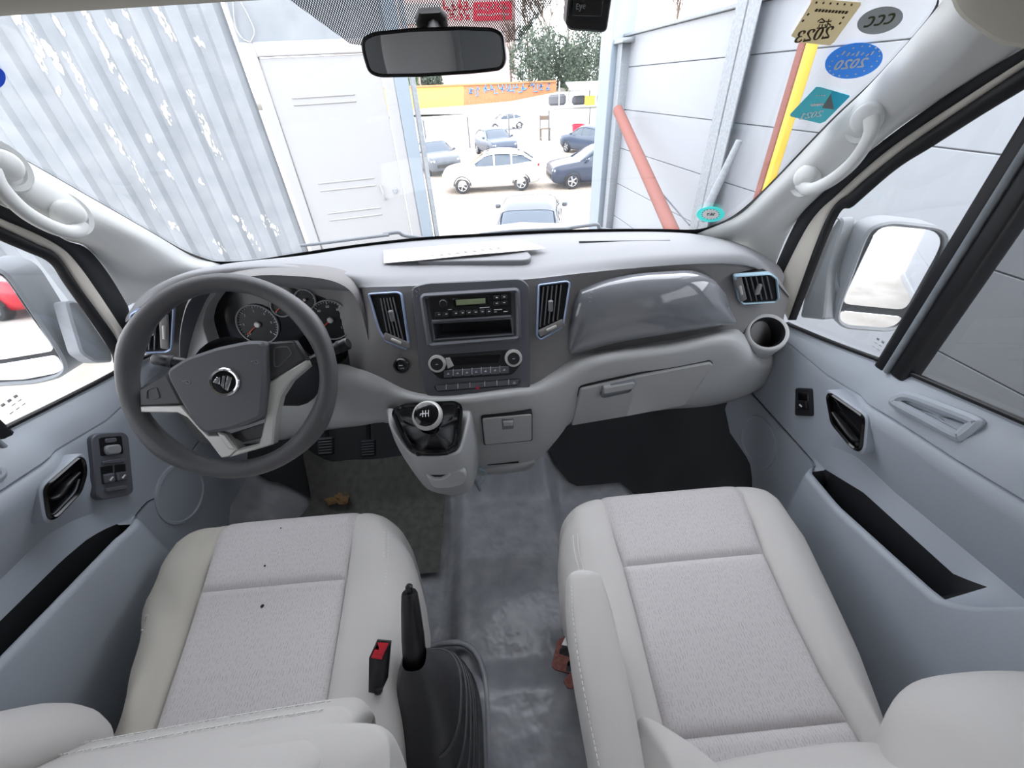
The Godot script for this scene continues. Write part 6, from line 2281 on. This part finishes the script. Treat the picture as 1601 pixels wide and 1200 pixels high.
	for i in 4: line.call(s, 1276 + i * 4, 149, 1278 + i * 4, 149.5, 0.002)
	part("small_print", s, M.white_mark, a[0])
	# green round low on the glass
	a = mk.call("green_sticker", "mint green round sticker low on the windscreen", ellp(1111, 335, 22, 12, 28, -0.03), M.st_green)
	s = S()
	plate(s, PWs(ellp(1111, 335, 14, 8, 20), 0.0042), a[2], -0.0004, 0.0)
	part("white_centre", s, M.paper, a[0])
	wr.call(a[0], "lettering", "Id.7", 1111, 335, 0.009, M.st_olive, false, 0)
	s = S()
	for i in 16:
		var w = TAU * i / 16
		line.call(s, 1111 + 12.5 * cos(w), 335 + 7 * sin(w), 1111 + 14.5 * cos(w), 335 + 8.2 * sin(w), 0.0015)
	part("wreath", s, M.st_olive, a[0])
	mk.call("blue_sticker", "deep blue round sticker at the driver-side glass edge", ellp(-8, 122, 17, 17, 24), M.st_deep)

# ================================================================ things in the yard
func car_parts(o, body_m, kind):
	var P = {"suv": [[2.17, 0.42, 0.66, 0.66], [2.10, 0.30, 0.86, 0.80], [1.80, 0.24, 0.96, 0.88], [1.2, 0.22, 1.03, 0.90], [0.85, 0.22, 1.05, 0.90], [0.0, 0.22, 1.03, 0.91], [-0.9, 0.22, 1.05, 0.91], [-1.5, 0.24, 1.10, 0.90], [-1.95, 0.30, 1.12, 0.84], [-2.12, 0.38, 1.00, 0.76], [-2.16, 0.5, 0.8, 0.70]],
		"sedan": [[2.3, 0.40, 0.58, 0.62], [2.22, 0.28, 0.74, 0.78], [1.9, 0.22, 0.84, 0.87], [1.2, 0.20, 0.92, 0.89], [0.9, 0.20, 0.94, 0.89], [0.0, 0.20, 0.93, 0.90], [-0.9, 0.20, 0.95, 0.90], [-1.6, 0.22, 1.0, 0.88], [-2.1, 0.28, 0.99, 0.82], [-2.25, 0.36, 0.90, 0.76], [-2.3, 0.48, 0.75, 0.70]]}[kind]
	var K = {"suv": [[0.98, 1.04, 0.83, 1.05], [0.30, 1.04, 0.82, 1.46], [-0.15, 1.04, 0.82, 1.55], [-0.9, 1.05, 0.82, 1.53], [-1.45, 1.08, 0.80, 1.42], [-1.92, 1.12, 0.76, 1.14]], "sedan": [[1.0, 0.93, 0.82, 0.94], [0.25, 0.93, 0.81, 1.34], [-0.15, 0.93, 0.81, 1.43], [-0.8, 0.94, 0.81, 1.41], [-1.2, 0.96, 0.80, 1.30], [-1.75, 1.0, 0.76, 1.02]]}[kind]
	var rows := []
	for p in P:
		var x = p[0]
		var yl = p[1]
		var yb = p[2]
		var w = p[3]
		var row := []
		for v in [[-0.88, yl], [-1.0, lerpf(yl, yb, 0.3)], [-1.0, lerpf(yl, yb, 0.7)], [-0.95, yb - 0.02], [-0.86, yb + 0.005], [-0.4, yb + 0.03], [0.4, yb + 0.03], [0.86, yb + 0.005], [0.95, yb - 0.02], [1.0, lerpf(yl, yb, 0.7)], [1.0, lerpf(yl, yb, 0.3)], [0.88, yl]]: row.append(Vector3(x, v[1], v[0] * w))
		rows.append(row)
	var s = S()
	grid(s, crg(rows, 2, 3), true)
	for e in [0, rows.size() - 1]: cap(s, rows[e], Vector3(1 if e == 0 else -1, 0, 0))
	lpart("body", s, body_m, o)
	# cabin glass
	rows = []
	for k in K:
		var x = k[0]
		var h = k[3] - k[1]
		var row := []
		for v in [[-1.0, 0.0], [-0.93, 0.45], [-0.80, 0.88], [-0.6, 1.0], [0.0, 1.03], [0.6, 1.0], [0.80, 0.88], [0.93, 0.45], [1.0, 0.0]]: row.append(Vector3(x, k[1] - 0.02 + (h + 0.02) * v[1], v[0] * k[2]))
		rows.append(row)
	s = S()
	var cg = crg(rows, 2, 3)
	grid(s, cg)
	lpart("cabin_glass", s, M.car_glass, o)
	# roof and pillars in body colour, just proud of the glass
	s = S()
	var rf := []
	for k in K.slice(1, 5):
		var row := []
		for v in [[-0.86, 0.80], [-0.78, 0.90], [-0.6, 1.0], [0.0, 1.03], [0.6, 1.0], [0.78, 0.90], [0.86, 0.80]]: row.append(Vector3(k[0], k[1] + (k[3] - k[1]) * v[1] + 0.012, v[0] * k[2] * 1.01))
		rf.append(row)
	grid(s, crg(rf, 2, 3))
	lpart("roof", s, body_m, o)
	for sg in [-1, 1]:
		for q in [[0, 1], [2, 2], [3, 3], [5, 4]]:
			s = S()
			var a = K[q[0]]
			var b = K[q[1]]
			bar(s, Vector3(a[0], a[1], sg * a[2] * 1.0), Vector3(b[0], b[1] + (b[3] - b[1]) * 0.84, sg * b[2] * 0.84), 0.07, 0.03, Vector3(0, 0.3, sg), 0.008)
			lpart("pillar", s, body_m, o)
	var wb := 1.30
	for x in [wb, -wb]:
		for sg in [-1, 1]:
			s = S()
			lathe(s, Vector3(x, 0.33, sg * 0.70), Vector3(0, 0, sg), [[0.20, 0.0], [0.31, 0.0], [0.33, 0.03], [0.33, 0.17], [0.31, 0.205], [0.225, 0.21], [0.21, 0.19]], 28)
			var wh = lpart("wheel", s, M.tyre, o)
			s = S()
			lathe(s, Vector3(x, 0.33, sg * 0.70), Vector3(0, 0, sg), [[0.215, 0.19], [0.205, 0.205], [0.19, 0.195]], 28)
			for i in 5:
				var w = TAU * i / 5
				bar(s, Vector3(x, 0.33, sg * 0.895), Vector3(x + cos(w) * 0.195, 0.33 + sin(w) * 0.195, sg * 0.895), 0.06, 0.02, Vector3(0, 0, sg), 0.004)
			lpart("rim", s, M.alloy, wh)
			s = S()
			lathe(s, Vector3(x, 0.33, sg * 0.86), Vector3(0, 0, sg), [[0.19, 0.0], [0.0, 0.0]], 20)
			lpart("brake_disc", s, M.black, wh)
			s = S()
			var ar := []
			for i in 15:
				var w = PI * i / 14
				ar.append(Vector3(x + cos(w) * 0.37, 0.33 + sin(w) * 0.37, sg * 0.885))
			tube(s, ar, 0.03, 6)
			lpart("wheel_arch", s, M.tyre, o)
	var yb = P[1][2]
	for sg in [-1, 1]:
		s = S()
		rbox(s, Transform3D(Basis(Vector3.UP, sg * -0.5), Vector3(2.0, yb - 0.10, sg * 0.66)), Vector3(0.30, 0.11, 0.22), 0.03)
		lpart("headlamp", s, M.lamp_clear, o)
		s = S()
		rbox(s, Transform3D(Basis(Vector3.UP, sg * 0.35), Vector3(-2.02, P[8][2] - 0.14, sg * 0.66)), Vector3(0.22, 0.13, 0.26), 0.03)
		lpart("tail_lamp", s, M.lamp_red, o)
		s = S()
		rbox(s, Transform3D(Basis(), Vector3(0.72, K[0][1] + 0.06, sg * 0.98)), Vector3(0.12, 0.12, 0.16), 0.03)
		lpart("door_mirror", s, body_m, o)
	s = S()
	rbox(s, Transform3D(Basis(), Vector3(2.12, 0.52, 0)), Vector3(0.14, 0.20, 1.1), 0.03)
	lpart("grille", s, M.black, o)

func car(label, body_m, kind, at: Vector3, heading: Vector3):
	var o = thing("parked_car", label, "car", at, "cars parked in the yard")
	o.rotation.y = atan2(-heading.z, heading.x)
	car_parts(o, body_m, kind)

func yard_things():
	var gy := -2.6
	var g = func(px, py): return PY(px, py, gy)
	# cars
	var a = g.call(728, 303)
	var b = g.call(815, 298)
	var hd: Vector3 = (a - b).normalized()
	car("white compact crossover parked side-on in the yard", M.car_white, "suv", (a + b) / 2 + Vector3(0, 0, -0.85), hd)
	a = g.call(890, 295)
	car("dark navy crossover parked nose to the white crossover's tail", M.car_navy, "suv", a + Vector3(1.35, 0, -0.8), Vector3(-1, 0, 0.06))
	a = g.call(677, 278)
	b = g.call(647, 263)
	hd = (a - b).normalized()
	car("dark grey crossover angled with its nose behind the white crossover", M.car_grey, "suv", (a + b) / 2 + Vector3(hd.z, 0, -hd.x) * 0.8 * (1.0 if hd.x > 0 else -1.0), hd)
	car("slate blue crossover facing out beyond the white crossover's roof", M.car_slate, "suv", PY(776, 247, gy) + Vector3(0, 0, -1.5), Vector3(0.30, 0, 1))
	car("slate grey crossover half hidden beyond the navy crossover", M.car_slate, "suv", PY(926, 247, gy) + Vector3(0.3, 0, -2.2), Vector3(-0.5, 0, -1))
	a = g.call(768, 206)
	b = g.call(811, 202)
	car("white saloon parked alone beyond the fence", M.car_white, "sedan", (a + b) / 2 + Vector3(0, 0, -0.9), (a - b).normalized())
	var rp = PY(832, 312, gy + 1.42)
	car("grey saloon of which only the roof shows below the ledge", M.car_grey, "sedan", Vector3(rp.x, gy, rp.z - 0.6), Vector3(0.15, 0, -1))
	car("white saloon far along the road by the yellow wall", M.car_white, "sedan", PY(626, 178, gy), Vector3(-1, 0, -0.1))
	var rc = thing("red_car", "red saloon standing behind the van on the driver side", "car", Vector3(-9.6, -0.6, 11.2))
	rc.rotation.y = atan2(0.45, 0.9)
	car_parts(rc, M.car_red, "sedan")
	# fence across the yard
	var fe = thing("mesh_fence", "thin steel post and rail fence across the yard", "fence", g.call(735, 231))
	var fp := []
	for q in [[560, 245], [612, 240], [669, 237], [735, 231], [797, 226], [858, 220], [920, 214], [985, 208], [1060, 200]]: fp.append(g.call(q[0], q[1]))
	for p in fp:
		var s = S()
		cyl(s, p, p + Vector3(0, 2.0, 0), 0.05, -1, 8)
		part("post", s, M.joint, fe)
	for i in fp.size() - 1:
		for h in [0.25, 1.0, 1.9]:
			var s = S()
			tube(s, [fp[i] + Vector3(0, h, 0), fp[i + 1] + Vector3(0, h, 0)], 0.022, 5)
			part("rail", s, M.galvanised, fe)
	var ch = thing("garden_chair", "small wooden chair by the fence", "chair", g.call(852, 219))
	var cb = g.call(852, 219)
	for v in [[-0.35, 0.35], [0.35, 0.35], [-0.35, -0.35], [0.35, -0.35]]:
		var s = S()
		bar(s, cb + Vector3(v[0], 0, v[1]), cb + Vector3(v[0], 1.7 if v[1] < 0 else 0.8, v[1]), 0.08, 0.08, Vector3.RIGHT, 0.01)
		part("leg", s, M.bark, ch)
	var s = S()
	rbox(s, Transform3D(Basis(), cb + Vector3(0, 0.8, 0)), Vector3(0.85, 0.08, 0.85), 0.02)
	part("seat", s, M.bark, ch)
	s = S()
	rbox(s, Transform3D(Basis(), cb + Vector3(0, 1.5, -0.35)), Vector3(0.8, 0.3, 0.06), 0.02)
	part("backrest", s, M.bark, ch)
	var rb = thing("red_bin", "small red bin beside the fence", "bin", g.call(903, 219))
	s = S()
	lathe(s, g.call(903, 219), Vector3.UP, [[0.0, 0.0], [0.38, 0.0], [0.46, 0.95], [0.50, 0.98], [0.50, 1.05], [0.42, 1.05]], 16)
	part("bin_body", s, M.sign_red, rb)
	# far wall, yellow then orange, with blue characters
	var zf := 90.0
	var pz = func(px, py): return PZ(px, py, zf)
	var fw = thing("boundary_wall", "long yellow and orange boundary wall with blue characters across the road", "wall", PZ(740, 172, zf))
	s = S()
	plate(s, [pz.call(560, 140), pz.call(725, 134), pz.call(725, 180), pz.call(560, 186)], Vector3(0, 0, 1), -0.3, 0.0, 0.03)
	part("yellow_section", s, M.yellow_wall, fw)
	s = S()
	plate(s, [pz.call(725, 134), pz.call(870, 128), pz.call(870, 172), pz.call(725, 180)], Vector3(0, 0, 1), -0.3, 0.0, 0.03)
	part("orange_section", s, M.orange_wall, fw)
	s = S()
	bar(s, pz.call(560, 139), pz.call(870, 127), 0.3, 0.5, Vector3.BACK, 0.05)
	part("coping", s, M.orange_wall, fw)
	var rng := RandomNumberGenerator.new()
	rng.seed = 14
	for i in 11:
		var px = 733 + i * 12.3
		var c = PZ(px, 145 - i * 0.85, zf - 0.2)
		s = S()
		for k in 5:
			var u = Vector3(rng.randf_range(-0.45, 0.45), rng.randf_range(-0.5, 0.5), 0)
			var v = u + (Vector3(rng.randf_range(0.4, 0.8), 0, 0) if k % 2 else Vector3(0, rng.randf_range(0.5, 0.9), 0))
			bar(s, c + u, c + v, 0.16, 0.06, Vector3.BACK, 0.0)
		part("wall_character", s, M.blue_sign, fw)
	# ramp road climbing in front of the wall
	var rr = struct("ramp", "pale road ramp climbing along the boundary wall", PZ(760, 180, 82))
	s = S()
	grid(s, [[PZ(600, 174, 88), PZ(725, 165, 88), PZ(800, 158, 88), PZ(870, 144, 88), PZ(1000, 138, 88)], [PZ(600, 180, 80), PZ(725, 178, 80), PZ(800, 176, 80), PZ(870, 172, 80), PZ(1000, 165, 80)]])
	part("ramp_surface", s, M.road, rr)
	# open shelter
	var ts = thing("open_shelter", "white roofed open shelter with dark stored goods", "shelter", PZ(915, 164, 78))
	s = S()
	plate(s, [PZ(884, 128, 80), PZ(985, 124, 80), PZ(985, 137, 74), PZ(892, 140, 74)], Vector3(0, 1, 0.2).normalized(), -0.2, 0.0, 0.03)
	part("roof_sheet", s, M.door_white, ts)
	for q in [[874, 166, 127], [889, 163, 139], [921, 162, 138], [948, 161, 137]]:
		s = S()
		var p = PZ(q[0], q[1], 76)
		cyl(s, p, Vector3(p.x, PZ(q[0], q[2], 76).y, p.z), 0.10, -1, 8)
		part("post", s, M.door_white, ts)
	for q in [[895, 150, 915, 163, "goods_stack"], [934, 146, 950, 161, "goods_stack"], [858, 148, 884, 164, "goods_stack"]]:
		s = S()
		var p0 = PZ(q[0], q[1], 79)
		var p1 = PZ(q[2], q[3], 79)
		rbox(s, Transform3D(Basis(), (p0 + p1) / 2), Vector3(absf(p1.x - p0.x), absf(p1.y - p0.y), 1.5), 0.3)
		part(q[4], s, M.joint, ts)
	s = S()
	var y0 = PZ(922, 157, 75)
	rbox(s, Transform3D(Basis(), y0), Vector3(1.5, 1.2, 0.8), 0.05)
	part("yellow_cabinet", s, M.yellow_paint, ts, "yellow cabinet")
	# building with a red sign
	var bd = thing("shop_building", "pink-grey shop building with red signboards seen through the dotted band", "building", PZ(690, 120, 112))
	var bz = func(px, py): return PZ(px, py, 112)
	s = S()
	plate(s, [bz.call(520, -60), bz.call(806, -70), bz.call(806, 150), bz.call(520, 160)], Vector3(0, 0, 1), -6.0, 0.0, 0.05)
	part("facade", s, M.building_pink, bd)
	s = S()
	plate(s, [bz.call(595, 8), bz.call(688, 5), bz.call(688, 36), bz.call(595, 40)], Vector3(0, 0, 1), 0.0, 0.3, 0.05)
	part("pale_panel", s, M.door_white, bd)
	s = S()
	plate(s, [bz.call(740, 4), bz.call(800, 2), bz.call(800, 31), bz.call(740, 33)], Vector3(0, 0, 1), 0.0, 0.35, 0.05)
	var sb = part("signboard", s, M.sign_red, bd, "red signboard")
	s = S()
	for i in 5:
		var c = bz.call(748 + i * 10.5, 13 - i * 0.4) + Vector3(0, 0, 0.38)
		for k in 6:
			var u = Vector3(rng.randf_range(-0.45, 0.3), rng.randf_range(-0.45, 0.4), 0)
			bar(s, c + u, c + u + (Vector3(0.5, 0, 0) if k % 2 else Vector3(0, 0.5, 0)), 0.13, 0.05, Vector3.BACK, 0.0)
	for i in 12:
		var c = bz.call(746 + i * 4.3, 24 - i * 0.15) + Vector3(0, 0, 0.38)
		bar(s, c, c + Vector3(0.35, 0, 0), 0.35, 0.05, Vector3.BACK, 0.0)
	part("sign_lettering", s, M.door_white, sb)
	s = S()
	for r in 2:
		for i in 4:
			var c = bz.call(697 + i * 11, 12 + r * 13) + Vector3(0, 0, 0.1)
			for k in 6:
				var u = Vector3(rng.randf_range(-0.5, 0.3), rng.randf_range(-0.6, 0.4), 0)
				bar(s, c + u, c + u + (Vector3(0.7, 0, 0) if k % 2 else Vector3(0, 0.8, 0)), 0.2, 0.1, Vector3.BACK, 0.0)
	part("wall_lettering", s, M.sign_red, bd)
	for i in 9:
		s = S()
		var c = bz.call(552 + i * 27, 62) + Vector3(0, 0, 0.05)
		rbox(s, Transform3D(Basis(), c), Vector3(2.2, 2.6, 0.2), 0.03)
		part("window", s, M.car_glass, bd)
	# trees behind the wall
	var spots = [[800, 0], [828, 0], [858, 0], [886, 0], [913, 0], [940, 0], [1040, 0]]
	var idx := 0
	for q in spots:
		var base = PZ(q[0], 150, 99.0 + 9.0 * idx)
		base.y = gy
		bare_tree(base, (15.0 + 2.0 * ((idx * 7) % 4)) * (1.0 + 0.09 * idx), idx)
		idx += 1
	idx = 0
	for q in [[832, 92, 4.4, M.leaf_dark], [862, 98, 4.0, M.leaf_dark], [893, 106, 3.4, M.leaf_green], [918, 92, 4.6, M.leaf_dark], [958, 90, 4.6, M.leaf_dark], [640, 128, 2.2, M.leaf_green], [675, 130, 2.0, M.leaf_dark]]:
		evergreen(PZ(q[0], q[1], 93.0 + 8.0 * (idx % 3)), q[2], q[3], idx)
		idx += 1
	# poles and strut by the panel wall
	var st = thing("brown_strut", "rusty brown pipe strut leaning from the gate end post", "pipe", HP(1050, 356, RWp(1.9), RWn))
	s = S()
	var sa = HP(966, 172, RWp(2.0), RWn)
	var se = HP(1056, 372, RWp(1.75), RWn)
	cyl(s, sa, se, 0.055, -1, 16, 0.004)
	part("pipe", s, M.rust, st)
	var wp = thing("pale_pipe", "pale steel pipe leaning against the steel column", "pipe", HP(1100, 345, RWp(1.95), RWn))
	s = S()
	cyl(s, HP(1156, 219, RWp(2.05), RWn), HP(1096, 345, RWp(1.95), RWn), 0.022, 0.034, 14, 0.003)
	part("pipe", s, M.galvanised, wp)
	s = S()
	tube(s, [HP(1033, 300, RWp(1.9), RWn), HP(1078, 352, RWp(1.9), RWn)], 0.006, 6)
	part("tie_wire", s, M.joint, wp)
	var yp = thing("striped_pole", "worn red and yellow pole standing before the panel wall", "pole", HP(1200, 300, RWp(2.0), RWn))
	var c1 = HP(1262, 80, RWp(2.0), RWn)
	for k in [[-0.030, M.rust, "red_tube"], [0.022, M.yellow_paint, "yellow_tube"]]:
		s = S()
		var cpt = c1 - RWd * k[0]
		rbox(s, Transform3D(Basis(), Vector3(cpt.x, 0.7, cpt.z)), Vector3(0.05, 2.6, 0.055 if k[0] < 0 else 0.04), 0.006)
		part(k[2], s, k[1], yp)
	# cables at the top of the corrugated wall
	var cw = thing("cable_bundle", "thin pale cables hanging beside the white door's corner", "cable", HP(388, 62, LW0, LWn))
	for w in [[[352, -5], [362, 30], [376, 58], [390, 66]], [[372, -5], [388, 25], [398, 50], [392, 66]], [[364, -5], [368, 40], [380, 62]]]:
		s = S()
		tube(s, cr(HPs(w, LW0 - LWn * 0.03, LWn), 4), 0.005, 6)
		part("cable", s, M.door_white, cw)

func bare_tree(base: Vector3, h, k):
	var o = thing("bare_tree", "tall leafless tree behind the boundary wall", "tree", base, "bare trees behind the boundary wall")
	var rng := RandomNumberGenerator.new()
	rng.seed = 100 + k
	var s = S()
	cyl(s, base, base + Vector3(0, h * 0.35, 0), h * 0.014, h * 0.011, 7)
	part("trunk", s, M.bark, o)
	s = S()
	var todo := [[base + Vector3(0, h * 0.33, 0), Vector3(0, 1, 0), h * 0.26, h * 0.011, 0]]
	while todo.size():
		var t = todo.pop_back()
		var e = t[0] + t[1] * t[2]
		tube(s, [t[0], t[0].lerp(e, 0.5) + Vector3(rng.randf_range(-1, 1), 0, rng.randf_range(-1, 1)) * t[2] * 0.06, e], [t[3], t[3] * 0.85, t[3] * 0.65], 4)
		if t[4] < 4:
			for i in 3 + (1 if t[4] < 2 else 0):
				var dv = (t[1] * 0.9 + Vector3(rng.randf_range(-1, 1), rng.randf_range(-0.1, 0.8), rng.randf_range(-1, 1)) * 0.75).normalized()
				todo.append([t[0].lerp(e, rng.randf_range(0.55, 1.0)), dv, t[2] * rng.randf_range(0.55, 0.8), t[3] * 0.64, t[4] + 1])
	part("branches", s, M.bark, o)
func evergreen(c: Vector3, r, m, k):
	var o = thing("evergreen_tree", ("dense dark evergreen behind the boundary wall" if m == M.leaf_dark else "light green bush behind the boundary wall"), "tree", Vector3(c.x, -2.6, c.z), "evergreens behind the boundary wall")
	var rng := RandomNumberGenerator.new()
	rng.seed = 200 + k
	var s = S()
	cyl(s, Vector3(c.x, -2.6, c.z), c, 0.18, 0.1, 7)
	part("trunk", s, M.bark, o)
	s = S()
	s.set_smooth_group(-1)
	for i in 4200:
		var v = Vector3(rng.randfn(), rng.randfn(), rng.randfn()).normalized() * pow(rng.randf(), 0.35)
		var p = c + Vector3(v.x * r, v.y * r * 1.25, v.z * r) * (1.0 + 0.18 * sin(v.x * 7 + k) * cos(v.y * 6))
		var a = Vector3(rng.randfn(), rng.randfn(), rng.randfn()).normalized() * 0.22
		var b = a.cross(Vector3(rng.randfn(), rng.randfn(), rng.randfn())).normalized() * 0.16
		quad(s, p - a, p + b, p + a, p - b)
	part("foliage", s, m, o)
